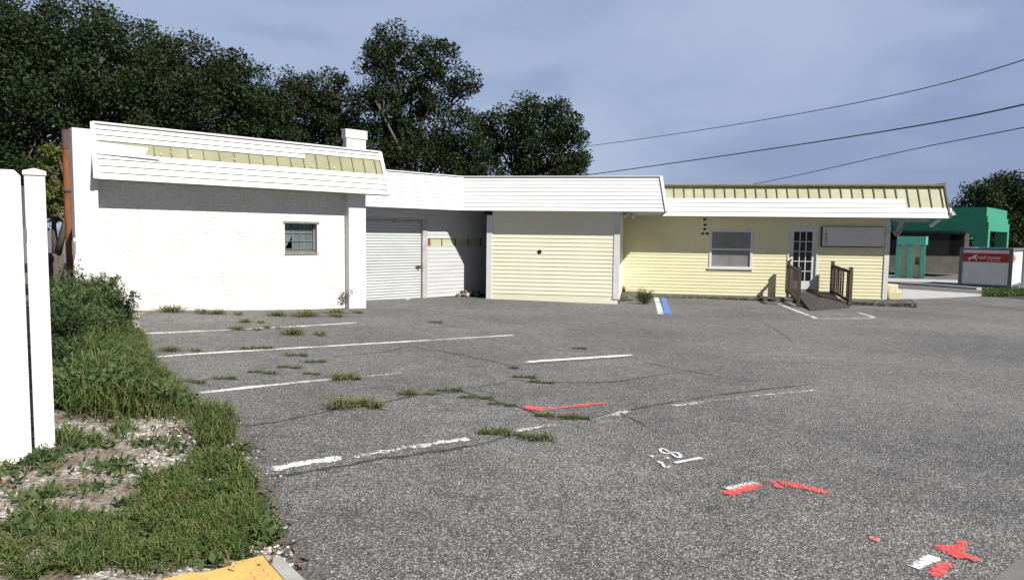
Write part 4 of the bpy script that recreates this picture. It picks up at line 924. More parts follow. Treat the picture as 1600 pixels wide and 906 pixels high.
# ------------------------------------------------------------------ white vinyl fence and gate
def fence():
    P2 = G(71, 711); D2 = (P2-CAM)@_f; top2 = at(71, 267, D2)[2]
    R = thing('vinyl_fence', P2, 'white vinyl fence running back from its capped end post to the brick building', 'fence')
    fd = np.array([-9.15, 13.6, 0])-np.array([P2[0], P2[1], 0]); L = np.linalg.norm(fd); fd /= L; sd = np.array([fd[1], -fd[0], 0])
    # end post faces the camera
    n = (CAM-P2)*np.array([1, 1, 0]); n /= np.linalg.norm(n); t = np.array([-n[1], n[0], 0])
    def post(p, hw, z1, mat='vinyl'):
        z0 = H(p[0], p[1])-.05; m = MB(); q = lambda i, j, k, z: (p[0]+t[0]*i*k+n[0]*j*k, p[1]+t[1]*i*k+n[1]*j*k, z)
        c4 = [(-1, 1), (1, 1), (1, -1), (-1, -1)]
        m.hexa([q(i, j, hw, z0) for i, j in c4]+[q(i, j, hw, z1-.05) for i, j in c4])
        po = m.build('post', mat, R, bevel=.006)
        m = MB(); m.hexa([q(i, j, hw+.008, z1-.049) for i, j in c4]+[q(i, j, hw+.008, z1-.02) for i, j in c4]); m.hexa([q(i, j, hw+.007, z1-.0195) for i, j in c4]+[q(i, j, hw*.2, z1) for i, j in c4])
        m.build('post_cap', mat, po, bevel=.002)
    post(P2, 16*.83*D2/F_PX, top2)
    zt = [1.55, 1.45, 1.38]; segs = [(0.0, .34, 1.70), (.34, .67, 1.52), (.67, 1.0, 1.42)]
    for s0, s1, h in segs:
        a, b = P2+fd*L*s0, P2+fd*L*s1
        if s1 < 1: post(b-sd*.02, .06, H(b[0], b[1])+h+.06)
        m = MB(); k = int(np.linalg.norm(b-a)/.17)
        for i in range(k):
            c0, c1 = a+fd*(.12+i*.17), a+fd*(.12+i*.17+.155); z0 = H(c0[0], c0[1])
            w = [c0+sd*-.05, c1+sd*-.05, c1+sd*-.028, c0+sd*-.028]
            m.hexa([(q[0], q[1], z0+.06) for q in w]+[(q[0], q[1], z0+h) for q in w])
        m.build('panel', 'vinyl', R)
        m = MB()
        for zz in (.25, h-.2):
            m.bar((a[0]+sd[0]*.0, a[1]+sd[1]*.0, H(a[0], a[1])+zz), (b[0]+sd[0]*.0, b[1]+sd[1]*.0, H(b[0], b[1])+zz), .045, .09)
        m.build('rail', 'vinyl', R)
    # small gate post with latch near the brick building
    p = at(118, 372, 12.2); pz = p[2]; z0 = H(p[0], p[1]); m = MB().tube([(p[0], p[1], z0), (p[0], p[1], pz)], .055, 4); lp = m.build('post', 'vinyl', R)
    q = at(116, 386, 12.1); MB().box(q[0]-.02, q[0]+.02, q[1]-.03, q[1]+.02, q[2]-.14, q[2]+.10).build('latch', 'metal', lp)
fence()
def gate():
    P1 = G(26, 730); D1 = (P1-CAM)@_f; zt = at(26, 268, D1)[2]
    R = thing('fence_gate', P1, 'white vinyl gate of wide dog eared boards at the left edge', 'gate')
    n = (CAM-P1)*np.array([1, 1, 0]); n /= np.linalg.norm(n); t = np.array([-n[1], n[0], 0])*1.0
    hw = 24.5*.83*D1/F_PX; c = .035
    z0 = H(P1[0], P1[1])
    for k in range(0, 5):
        o = P1-t*(-1)*0+t*(-(2*hw+.012)*k)
        f = [(-hw, z0), (hw, z0), (hw, zt-c*1.15), (hw-c, zt), (-hw+c*.9, zt), (-hw, zt-c*1.1)]
        m = MB(); m.slab([(o[0]+t[0]*u, o[1]+t[1]*u, z) for u, z in f], .035, -n); m.build('board', 'vinyl', R, bevel=.004)
    m = MB()
    for z in (z0+.35, zt-.45):
        a = P1+t*(hw-.01)-n*.06; b = P1-t*(hw*9)-n*.06; m.bar((a[0], a[1], z), (b[0], b[1], z), .05, .09)
    m.build('rail', 'vinyl', R)
    a = P1+t*(hw+.016)-n*.30; z2 = at(53, 293, D1+.3)[2]
    m = MB(); zl = at(53, 380, D1+.3)[2]; m.bar((a[0], a[1], zl), (a[0], a[1], z2), .05, .06, n); gp = m.build('back_post', 'vinyl', R)
    q = P1+t*(hw+.01)-n*.10; z = at(52, 368, D1)[2]
    m = MB(); m.bar((q[0], q[1], z-.05), (q[0], q[1], z+.05), .03, .03, n); m.build('hinge', 'metal', gp)
gate()

# ------------------------------------------------------------------ tactile paving and concrete edge, near left corner
def tactile():
    c = G(410, 867, .045); e1 = G(249, 905, .045)-c; e2 = G(445, 907, .045)-c; e1[2] = e2[2] = 0; e1 /= np.linalg.norm(e1); e2 /= np.linalg.norm(e2)
    z = lambda p: H(p[0], p[1])+.045
    R = tag(bpy.data.objects.new('tactile_paving', None), 'worn yellow tactile paving panel with raised domes at the bottom edge', 'paving')
    COL.objects.link(R); R.location = (c[0], c[1], float(H(c[0], c[1]))); ROOT[R.name] = Matrix.Translation(-R.location)
    Lx, Ly = .95, .9; pts = [c, c+e1*.14, c+e1*.16+e2*.03, c+e1*.30+e2*.035, c+e1*.33+e2*.0, c+e1*Lx, c+e1*Lx+e2*Ly, c+e2*Ly]
    m = MB(); m.slab([(p[0], p[1], z(p)) for p in pts][::-1], .05)
    nd = 9; r = .0125
    for i in range(15):
        for j in range(12):
            p = c+e1*(.035+i*.061)+e2*(.045+j*.061)
            if rnd.random() < .18 or (.12 < .035+i*.061 < .35 and j == 0): continue
            zz = z(p); k = rnd.uniform(.6, 1); m.lathe((p[0], p[1], zz-.001), [(r*1.15, 0), (r*1.1, .006*k), (r*.75, .009*k)], nd)
    m.build('panel', 'tactile_yellow', R)
    a, b, d, e = G(412, 867, .05), G(437, 867, .05), G(480, 907, .05), G(448, 907, .05)
    q = lambda p, s: (p[0]+(s[0])*.0, p[1], H(p[0], p[1])+.05)
    ext = e2*.8; pts = [q(a, e1), q(b, e1), (d[0]+.0, d[1], z(d)), (d[0]+ext[0], d[1]+ext[1], z(d)), (e[0]+ext[0], e[1]+ext[1], z(e)), (e[0], e[1], z(e))]
    o = MB().slab(pts[::-1], .09).build('kerb_strip', 'concrete'); struct(o)
tactile()

# ------------------------------------------------------------------ green service station canopy, far right
def station():
    D = 52.0; c = at(1537, 430, D); FS = Frame((c[0], c[1]), -43); zg = float(H(c[0], c[1]))
    Z = lambda y: at(1537, y, D)[2]
    z_t, z_1, z_2, z_b, z_s = Z(323.5), Z(338), Z(347), Z(361), Z(373)
    Wd, Dp = 12.5, 9.0; cw = 15*D/F_PX*1.15
    R = thing('station_canopy', (c[0], c[1], zg), 'green stepped parapet canopy of an old service station beyond the office', 'canopy', deg=-43)
    m = MB(); m.fbox(FS, -Wd+.4, -.10, -Dp, -.26, z_1, z_t); m.build('parapet', 'green_paint', R)
    m = MB(); m.fbox(FS, -Wd, .0, -Dp-.1, -.12, z_2, z_1-.002); m.build('cornice', 'green_paint', R)
    m = MB()
    m.fbox(FS, -Wd, .12, -.5, .06, z_b, z_2-.002); m.fbox(FS, -.42, .12, -Dp, -.502, z_b, z_2-.002); m.fbox(FS, -Wd, -.45, -Dp, -Dp+.4, z_b, z_2-.002)
    m.fbox(FS, -Wd, -.45, -Dp+.41, -.51, z_b+.15, z_2-.003); m.build('beam', 'green_paint', R)
    for a0, a1, o0, o1 in [(-cw, .12, -.7, .06), (-.7, .12, -Dp, -Dp+.8), (-Wd, -Wd+.8, -.7, .06), (-Wd, -Wd+.8, -Dp, -Dp+.8)]:
        MB().fbox(FS, a0, a1, o0, o1, zg-.3, z_b-.002).build('column', 'green_paint', R)
    m = MB(); b = .95
    pts = []
    for k in range(7): t = k/6*math.pi/2; pts.append(FS.w(-cw-b+b*math.sin(t), .05, z_b-.004-b*.75*(1-math.cos(t))))
    m.slab([FS.w(-cw-.001, .05, z_b-.004)]+pts[::-1], .5, -FS.n); m.build('bracket', 'green_paint', R)
    # kiosk
    k0 = at(1421, 431, 49.5); FK = Frame((k0[0], k0[1]), -34); zk = float(H(k0[0], k0[1])); s = 49.5/F_PX
    R = thing('kiosk', (k0[0], k0[1], zk), 'small light green kiosk with cream panels under the green canopy', 'kiosk', deg=-34)
    w = 17*s/math.cos(math.radians(0)); h = 65*s
    m = MB(); m.fbox(FK, -w, w, -1.9, 0, zk-.1, zk+h*.80); m.build('wall', 'cream_panel', R)
    m = MB(); m.fbox(FK, -w-.12, w+.12, -2.0, .12, zk+h*.80+.002, zk+h); m.build('parapet', 'light_green_paint', R)
    for a in (-w, -.05, w): MB().fbox(FK, a-.14, a+.14, .002, .10, zk-.1, zk+h*.80).build('pilaster', 'light_green_paint', R)
    MB().fbox(FK, -w-.05, -w-.002, -1.9, .0, zk-.1, zk+h*.8).build('side_panel', 'green_paint', R)
    MB().fbox(FK, w*.40, w*.72, .002, .03, zk+h*.33, zk+h*.50).build('window', 'black_glass', R)
    # station shop behind
    b0 = at(1480, 432, 64); FH = Frame((b0[0], b0[1]), -14); zh = float(H(b0[0], b0[1])); s = 64/F_PX
    R = thing('station_shop', (b0[0], b0[1], zh), 'low dark grey station shop standing in shade behind the kiosk', 'building', deg=-14)
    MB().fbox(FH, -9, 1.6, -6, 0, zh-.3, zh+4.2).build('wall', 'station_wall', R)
    MB().fbox(FH, -8.6, 1.2, .004, .05, zh+1.7, zh+3.6).build('window', 'black_glass', R)
    MB().fbox(FH, -9.2, 1.8, -6.2, .6, zh+4.202, zh+4.4).build('roof', 'roof_felt', R)
station()

# ------------------------------------------------------------------ moving container
def container():
    pn = G(1579.5, 451); D = (pn-CAM)@_f; pf = G(1505.5, 448.6)
    ang = -42.0; FT = Frame(pn, ang); Lh = 2.42
    z0 = float(H(pn[0], pn[1]))+.06; z1 = at(1581, 388.2, D)[2]; Wd = 4.9; hgt = z1-z0
    R = thing('moving_container', (pn[0], pn[1], z0), 'white portable moving container with red band and steel frame', 'container', deg=ang)
    MB().fbox(FT, -Lh+.1, -.1, -Wd+.1, -.03, z0+.05, z1-.05).build('body', 'container_white', R)
    m = MB(); p = .17
    for a0, a1, o0, o1 in [(-Lh, -Lh+p, -p, 0), (-p, 0, -p, 0), (-Lh, -Lh+p, -Wd, -Wd+p), (-p, 0, -Wd, -Wd+p)]: m.fbox(FT, a0, a1, o0, o1, z0-.05, z1)
    for za, zb_ in ((z0, z0+.10), (z1-.11, z1-.002)):
        m.fbox(FT, -Lh+p, -p, -p, -.004, za, zb_); m.fbox(FT, -p, -.004, -Wd+p, -p, za, zb_); m.fbox(FT, -Lh+p, -p, -Wd+.004, -Wd+p, za, zb_); m.fbox(FT, -Lh+.004, -Lh+p, -Wd+p, -p, za, zb_)
    m.build('steel_frame', 'container_steel', R)
    zb0, zb1 = z0+hgt*.63, z0+hgt*.86
    MB().fbox(FT, -Lh+p+.002, -p-.002, -.029, -.018, zb0, zb1).build('red_band', 'container_red', R)
    FE = Frame(FT.w(0, 0, 0), ang+90)                    # end wall, facing right
    MB().fbox(FE, p+.002, 1.25, -.099+.0, -.085, zb0+.02, zb1).build('red_band', 'container_red', R)
    bh = zb1-zb0
    text('red rover', FT.w(-Lh*.66, -.0155, zb0+bh*.36), FT, bh*.52, 'white_paint', R, 'lettering', shear=.35, bold=.004, sx=1.08)
    dog = [(-.02, .34), (.12, .50), (.30, .56), (.48, .64), (.60, .80), (.72, .84), (.80, .78), (.92, .74), (.90, .68), (.78, .64), (.74, .52), (.80, .34), (.86, .16), (.80, .14), (.66, .36), (.50, .40), (.36, .38), (.22, .26), (.10, .12), (.02, .12), (.14, .34)]
    m = MB(); s = bh*1.05; m.slab([FT.w(-Lh*.835+u*s*1.0, -.0125, zb0+v*bh) for u, v in dog], .004, -FT.n); m.build('dog_emblem', 'white_paint', R)
    m = MB(); s = bh*1.05; m.slab([FE.w(1.35+u*s, -.083, zb0+v*bh) for u, v in dog], .004, -FE.n); m.build('dog_emblem', 'container_red', R)
    m = MB(); m.fbox(FT, -Lh*.47, -Lh*.23, -.0175, -.0165, zb0+bh*.17, zb0+bh*.21); m.build('underline', 'white_paint', R)
container()

# ------------------------------------------------------------------ overhead wires
def wires():
    WS = [('upper', [(760, 243, 62), (917, 228.4, 55), (1180, 191, 44), (1381, 149.7, 35), (1600, 97, 27), (1900, 10, 20)]), ('middle', [(760, 292, 62), (917, 274, 55), (1206, 232, 43), (1359, 209, 36), (1600, 165.5, 27), (1900, 100, 20)]), ('lowest', [(900, 338, 60), (1180, 288, 48), (1337, 252.5, 40), (1469, 226, 33), (1600, 198.7, 27), (1900, 128, 20)])]
    lab = {'upper': 'thin highest wire rising to the right across the sky', 'middle': 'thickest middle wire rising from the oaks to the right', 'lowest': 'lowest overhead wire rising from behind the office roof'}
    for k, (nm_, p) in enumerate(WS):
        P = np.array([at(*q) for q in p]); T = np.linspace(0, len(P)-1, 60); i = np.arange(len(P))
        cs = []
        for c in range(3):                               # smooth cubic through the measured points
            co = np.polyfit(i, P[:, c], 4); cs.append(np.polyval(co, T))
        tag(MB().tube(list(np.array(cs).T), (.022, .034, .022)[k], 6).build('overhead_wire', 'wire'), lab[nm_], 'wire', 'overhead wires')
wires()

# ------------------------------------------------------------------ vegetation
def leaves(centers, radii, n_per, size, rs, flat=.75, asp=.5, up=.35):
    """leaf-sized diamonds filling many small clumps"""
    C = np.repeat(np.asarray(centers), n_per, 0); Rr = np.repeat(np.asarray(radii), n_per)[:, None]
    N = len(C); d = rs.normal(size=(N, 3)); d /= np.linalg.norm(d, axis=1)[:, None]
    p = C+d*Rr*(rs.random((N, 1))**.45)*np.array([1, 1, flat])
    ax = rs.normal(size=(N, 3))+d*.8+np.array([0, 0, -.15]); ax /= np.linalg.norm(ax, axis=1)[:, None]
    nr = rs.normal(size=(N, 3))+np.array([0, 0, up]); sd = np.cross(ax, nr); sd /= np.linalg.norm(sd, axis=1)[:, None]
    L = size*(.6+.8*rs.random((N, 1))); Wd = L*asp
    q = np.stack([p, p+ax*L*.45+sd*Wd*.5, p+ax*L, p+ax*L*.45-sd*Wd*.5], 1)
    return q.reshape(-1, 3)
TREEG = 'live oaks behind the building'
def tree(label, lobes, D, trunk_px, seed, mat='oak_leaf', k=2.3, size=.145, n_per=185, group=TREEG, puff=(.45, .95), name='oak_tree', sparse=1.0, cat='tree'):
    rs = np.random.RandomState(seed); r = random.Random(seed); s = D/F_PX
    base = at(trunk_px, 430, D); z0 = float(H(base[0], base[1])); base[2] = z0
    R = thing(name, base, label, cat, group)
    cen, rad = [], []; LC = []
    for px, py, rp in lobes:
        c = at(px, py, D+r.uniform(-.5, .5)*rp*s*.9); R3 = rp*s; LC.append((c, R3))
        n = max(6, int(k*4*R3*R3*sparse+3))
        d = rs.normal(size=(n, 3)); d /= np.linalg.norm(d, axis=1)[:, None]
        rr = R3*(.35+.65*rs.random((n, 1))**.55)*np.array([1, .9, .95])
        pp = c+d*rr; pr = rs.uniform(puff[0], puff[1], n)*(1 if R3 > 1.6 else .75)
        ok = pp[:, 2] > z0+.5
        cen.append(pp[ok]); rad.append(pr[ok])
    cen = np.concatenate(cen); rad = np.concatenate(rad)
    m = MB(); top = max(LC, key=lambda q: q[1])[0]; th = np.array([base[0], base[1], z0+(top[2]-z0)*.35]); tr = .026*(top[2]-z0)+.10
    m.tube([base, base+(th-base)*.5+np.array([r.uniform(-.15, .15), 0, 0]), th], [tr*1.35, tr*1.05, tr*.9], 10)
    for c, R3 in LC:
        mid = th+(c-th)*.5+np.array([r.uniform(-.5, .5), r.uniform(-.5, .5), r.uniform(0, .5)])
        m.tube([th-np.array([0, 0, .2]), mid, c], [tr*.5, tr*.26, tr*.10], 7)
        dd = np.linalg.norm(cen-c, axis=1); idx = [i for i in np.argsort(dd) if dd[i] < R3*1.1]; r.shuffle(idx)
        for i in idx[:max(6, len(idx)//3)]:
            q = cen[i]; a = c+(mid-c)*r.uniform(0, .5); h = a+(q-a)*.55+np.array([r.uniform(-.25, .25), r.uniform(-.25, .25), r.uniform(-.1, .3)])
            m.tube([a, h, q], [.05, .03, .012], 5, cap=False)
    m.build('trunk', 'bark', R, smooth=True)
    np_mesh('crown', leaves(cen, rad, n_per, size, rs), 4, mat, R)
    return R
tree('largest dark oak filling the top left corner', [(-110, 190, 150), (0, 90, 105), (90, 70, 85), (160, 95, 78), (60, 190, 105), (150, 190, 75), (10, 280, 85), (90, 280, 70), (-60, 40, 90)], 27, 60, 11, k=2.9)
tree('dark oak right of the largest, above the torn roof edge', [(225, 105, 68), (280, 120, 66), (240, 180, 75), (310, 170, 62), (330, 120, 42), (200, 215, 50), (280, 225, 50)], 30, 260, 12, 'oak_leaf_warm', k=2.9)
tree('dark oak sloping down behind the middle of the brick building', [(375, 135, 48), (400, 165, 48), (350, 185, 55), (430, 205, 45), (390, 220, 48), (420, 160, 30)], 31, 390, 13, k=2.9)
tree('low round oak behind the white chimney', [(470, 160, 44), (510, 150, 42), (490, 200, 52), (450, 210, 40), (540, 190, 45), (540, 240, 40)], 33, 495, 14, 'oak_leaf_warm', k=2.9)
tree('tallest loose crowned oak rising beyond the chimney', [(610, 62, 27), (580, 85, 28), (650, 90, 34), (690, 95, 30), (715, 130, 27), (575, 135, 32), (625, 135, 42), (680, 150, 40), (600, 195, 52), (660, 210, 55), (720, 205, 36), (735, 240, 30), (580, 240, 45), (700, 255, 36), (640, 250, 48), (590, 275, 36), (690, 275, 36), (740, 270, 30)], 33, 640, 15, k=2.5, sparse=.95)
tree('rounded oak at the right end of the row of oaks', [(820, 185, 40), (855, 190, 38), (790, 215, 40), (840, 235, 48), (880, 235, 38), (905, 255, 22), (770, 250, 38), (760, 200, 24), (890, 205, 24), (820, 265, 36), (875, 270, 30)], 34, 830, 16, k=2.3)
tree('dark oak beyond the green canopy at the right edge', [(1530, 320, 32), (1575, 310, 40), (1600, 355, 50), (1555, 370, 45), (1640, 330, 60), (1660, 400, 60), (1590, 405, 45)], 75, 1590, 17, k=1.5, size=.34, n_per=120, puff=(.8, 1.6), group=None)
tree('dark broad oak behind the station shop', [(1480, 372, 30), (1440, 375, 32), (1400, 372, 30), (1510, 395, 28), (1430, 405, 28), (1470, 410, 28)], 86, 1450, 18, k=.8, size=.36, n_per=90, puff=(.8, 1.6), group=None)
tree('yellow green shrub by the rusty vent pipe', [(88, 235, 14), (84, 265, 16), (92, 300, 14), (84, 330, 14)], 17, 88, 19, 'bright_shrub', k=10, size=.10, n_per=90, puff=(.15, .3), group=None, name='shrub', cat='shrub')

# grass blades, weeds
def blades(pos, hgt, width, rs, lean=.5, bend=.5):
    """each blade: two quads and a pointed tip folded over, as three quads"""
    N = len(pos); az = rs.random(N)*2*math.pi; d = np.stack([np.cos(az), np.sin(az), np.zeros(N)], 1); sd = np.stack([-np.sin(az), np.cos(az), np.zeros(N)], 1)
    rot = rs.normal(size=(N, 1))*.6; sd = sd+d*rot; sd /= np.linalg.norm(sd, axis=1)[:, None]
    h = hgt[:, None]; ln = (lean*rs.random((N, 1))+.05); up = np.array([0, 0, 1.])
    p0 = pos; p1 = pos+up*h*.5+d*h*ln*.35; p2 = pos+up*h*(.86-bend*.2*ln)+d*h*ln*.95; p3 = p2+up*h*(.10-bend*ln*.35)+d*h*ln*.5
    w = width*(.7+.6*rs.random((N, 1)))
    q = np.stack([p0-sd*w*.4, p0+sd*w*.4, p1+sd*w*.5, p1-sd*w*.5, p1-sd*w*.5, p1+sd*w*.5, p2+sd*w*.35, p2-sd*w*.35, p2-sd*w*.35, p2+sd*w*.35, p3+sd*w*.04, p3-sd*w*.04], 1)
    return q.reshape(-1, 3)
def gpos(px, py): return G(px, py)
def noise2(x, y, s):
    return (np.sin(x*2.1*s+1.3*np.sin(y*1.7*s))+np.sin(y*2.6*s+1.1*np.sin(x*1.9*s+2))+np.sin((x+y)*4.3*s)*.6)/2.6
def lawn():
    rs = np.random.RandomState(5)
    # candidate points over the verge, kept by hand-measured patches
    patches = [  # px, py, rx, ry, density, height
        (330, 765, 70, 48, .95, .085), (300, 815, 95, 40, .95, .085), (350, 830, 65, 38, .95, .085), (240, 850, 110, 34, .95, .08), (190, 885, 110, 26, .9, .08), (345, 727, 40, 20, .55, .09), (270, 780, 60, 35, .85, .085),
        (80, 830, 60, 30, .55, .075), (40, 885, 60, 28, .6, .075), (150, 830, 50, 22, .35, .07), (105, 690, 26, 16, 1.0, .12), (150, 697, 40, 10, .5, .09), (195, 681, 24, 10, .9, .10), (245, 700, 45, 9, .25, .08),
        (335, 680, 34, 30, 1.1, .15), (350, 655, 20, 16, .9, .15), (74, 722, 12, 6, .8, .07), (2, 742, 6, 12, .6, .06), (190, 740, 14, 6, .7, .07), (300, 868, 120, 14, .5, .07), (408, 820, 22, 40, .4, .07), (20, 850, 40, 25, .3, .06), (220, 750, 60, 20, .12, .06)]
    allq = []; dry = []
    for px, py, rx, ry, den, hg in patches:
        n = int(rx*ry*1.2*den); a = rs.random(n)*2*math.pi; rr = np.sqrt(rs.random(n)); X = px+rx*rr*np.cos(a); Y = py+ry*rr*np.sin(a)
        P = np.array([G(x, y) for x, y in zip(X, Y)]) if n else np.zeros((0, 3))
        keep = (noise2(P[:, 0]*3, P[:, 1]*3, 1.7)+rs.normal(size=n)*.3 > -.22) & (np.array([x < edge_x(y)+.06 for x, y in P[:, :2]]))
        P = P[keep]; P[:, 2] += .015
        hh = hg*(.35+1.0*rs.random(len(P))**1.3)
        dr = rs.random(len(P)) < .34
        allq.append(blades(P[~dr], hh[~dr], .0085, rs, 1.1, .8)); dry.append(blades(P[dr], hh[dr]*1.05, .006, rs, 1.3, .8))
    o = np_mesh('verge_grass', np.concatenate(allq), 4, 'grass_leaf'); tag(o, 'patchy green grass growing through shell gravel in the near left', 'grass', kind='stuff')
    o = np_mesh('dry_grass', np.concatenate(dry), 4, 'dry_grass_leaf'); tag(o, 'thin straw coloured blades among the near left grass', 'grass', kind='stuff')
    cs = []
    while len(cs) < 420:
        x, y = rs.random()*440-10, 690+rs.random()*210; p = G(x, y)
        if p[0] < edge_x(p[1])+.03 and noise2(p[0]*2.5+4, p[1]*2.5, 1.9) > .15: cs.append(p+np.array([0, 0, .035]))
    o = np_mesh('broadleaf_cover', leaves(np.array(cs), np.full(len(cs), .06), 9, .05, rs, flat=.4, asp=.62, up=1.5), 4, 'weed_leaf'); tag(o, 'low broad leaved weeds creeping among the near left grass', 'ground cover', kind='stuff')
    cs = []
    while len(cs) < 900:
        x, y = rs.random()*470-10, 655+rs.random()*245; p = G(x, y)
        if p[0] < edge_x(p[1])+.12: cs.append(p+np.array([0, 0, .022]))
    o = np_mesh('leaf_litter', leaves(np.array(cs), np.full(len(cs), .05), 3, .045, rs, flat=.15, asp=.5, up=3), 4, 'dead_leaf'); tag(o, 'brown dead leaves and bits strewn over the gravel verge', 'leaf litter', kind='stuff')
    # long grass mound between fence and asphalt
    q = []; n = 15000
    t = rs.random(n); Y = 5.9+t*5.2
    xr = np.array([edge_x(y) for y in Y]); fx = -3.4-(Y-5.1)*.57
    u = rs.random(n)**.8; X = xr-.02-(xr-fx-.1)*u
    keep = rs.random(n) < np.where(Y < 6.6, np.clip((Y-5.9)*1.4+.1, 0, 1), 1)
    X, Y = X[keep], Y[keep]; P = np.stack([X, Y, H(X, Y)], 1)
    dd = np.clip((np.array([edge_x(y) for y in Y])-X)/.9, 0, 1)
    hh = (.11+.26*dd)*(.5+.8*rs.random(len(P)))*(1+.35*noise2(X, Y, 2.2)); hh = np.clip(hh, .06, .62)
    br_ = rs.random(len(P)) < .38; o = np_mesh('long_grass', blades(P[~br_], hh[~br_], .011, rs, .95, .8), 4, 'grass_leaf'); tag(o, 'long unmown grass heaped along the white fence', 'grass', kind='stuff')
    o = np_mesh('long_dry_grass', blades(P[br_], hh[br_]*1.08, .008, rs, 1.1, .9), 4, 'dry_grass_leaf'); tag(o, 'yellowing seed stalks mixed through the long grass by the fence', 'grass', kind='stuff')
    nb = 9000; Y = 6.2+rs.random(nb)*4.6; xr = np.array([edge_x(y) for y in Y]); fx = -3.45-(Y-5.1)*.57; X = xr-.15-(xr-fx)*rs.random(nb)**.7*.95
    P = np.stack([X, Y, H(X, Y)+.05+.30*rs.random(nb)*np.clip((xr-X)/.8, .1, 1)], 1)
    o = np_mesh('ground_creeper', leaves(P, np.full(nb, .06), 3, .06, rs, asp=.6), 4, 'weed_leaf'); tag(o, 'leafy creeper tangled in the long grass by the fence', 'ground cover', kind='stuff')
    # grass at container foot
    n = 2600; A_ = rs.random(n); Bm = rs.random(n); P = np.array([G(1535+a*130, 453.5+b*(10.5)) for a, b in zip(A_, Bm)]); P = P[[not (p[1] > 40.5) for p in P]]
    o = np_mesh('roadside_grass', blades(P, .16*(.5+.8*rs.random(len(P))), .05, rs), 4, 'grass_leaf'); tag(o, 'strip of green grass at the foot of the moving container', 'grass', kind='stuff')
lawn()
def gravel():
    rs = np.random.RandomState(9); m = []; 
    ico = np.array([(0, 0, 1), (.89, 0, .45), (.28, .85, .45), (-.72, .53, .45), (-.72, -.53, .45), (.28, -.85, .45), (.72, .53, -.45), (-.28, .85, -.45), (-.89, 0, -.45), (-.28, -.85, -.45), (.72, -.53, -.45), (0, 0, -1)], float)
    fc = [(0, 1, 2), (0, 2, 3), (0, 3, 4), (0, 4, 5), (0, 5, 1), (1, 6, 2), (2, 7, 3), (3, 8, 4), (4, 9, 5), (5, 10, 1), (6, 7, 2), (7, 8, 3), (8, 9, 4), (9, 10, 5), (10, 6, 1)]
    n = 9000; px = rs.random(n)*480-20; py = 650+rs.random(n)**.8*270
    out = []
    for x, y in zip(px, py):
        p = G(x, y)
        if p[0] > edge_x(p[1])+.02+abs(rs.normal())*.10*(rs.random() < .4): continue
        if abs(p[0]-edge_x(p[1])) < .12 and rs.random() < .45: continue
        if noise2(p[0]*2, p[1]*2, 1.3) < -.25+rs.normal()*.3 and edge_x(p[1])-p[0] > .2: continue
        s = .004+.010*rs.random()**2.5
        v = ico*(.7+.5*rs.random((12, 1)))*s*np.array([1.2, 1, .6]); a = rs.random()*6.3; c, sn = math.cos(a), math.sin(a)
        v = v@np.array([[c, sn, 0], [-sn, c, 0], [0, 0, 1]])+p+np.array([0, 0, .018 if edge_x(p[1])-p[0] > .3 else .008])
        for f in fc: out.append(v[list(f)])
    o = np_mesh('shell_pebbles', np.concatenate(out), 3, 'rubble_white'); tag(o, 'loose pale shell pebbles scattered on the gravel verge', 'gravel', kind='stuff')
gravel()

def tuft_mesh(seed, n, hgt, spread, width, mats):
    rs = np.random.RandomState(seed); k = 9                   # several little rosettes strung unevenly along the crack
    cx = rs.uniform(-1, 1, k)*spread*1.25; cy = .18*np.sin(cx*9+seed)*spread+rs.normal(size=k)*spread*.16; sz = rs.uniform(.25, 1, k)**1.3
    w = sz/sz.sum(); i = rs.choice(k, n, p=w); r = np.abs(rs.normal(size=n))*spread*.26*sz[i]; a = rs.random(n)*6.283
    P = np.stack([cx[i]+r*np.cos(a)*1.4, cy[i]+r*np.sin(a), np.zeros(n)], 1); hh = hgt*(.3+.9*rs.random(n)**1.4)*(.45+.75*sz[i])
    return blades(P, hh, width, rs, 1.6, .9)
TG = 'weed tufts growing from cracks in the lot'
PROTO = [(tuft_mesh(31, 300, .13, .20, .010, 0), 'dry_grass_leaf'), (tuft_mesh(32, 330, .10, .24, .009, 0), 'tuft_leaf'), (tuft_mesh(33, 300, .17, .16, .009, 0), 'dry_grass_leaf'), (tuft_mesh(34, 420, .08, .26, .010, 0), 'tuft_leaf')]
protos = []
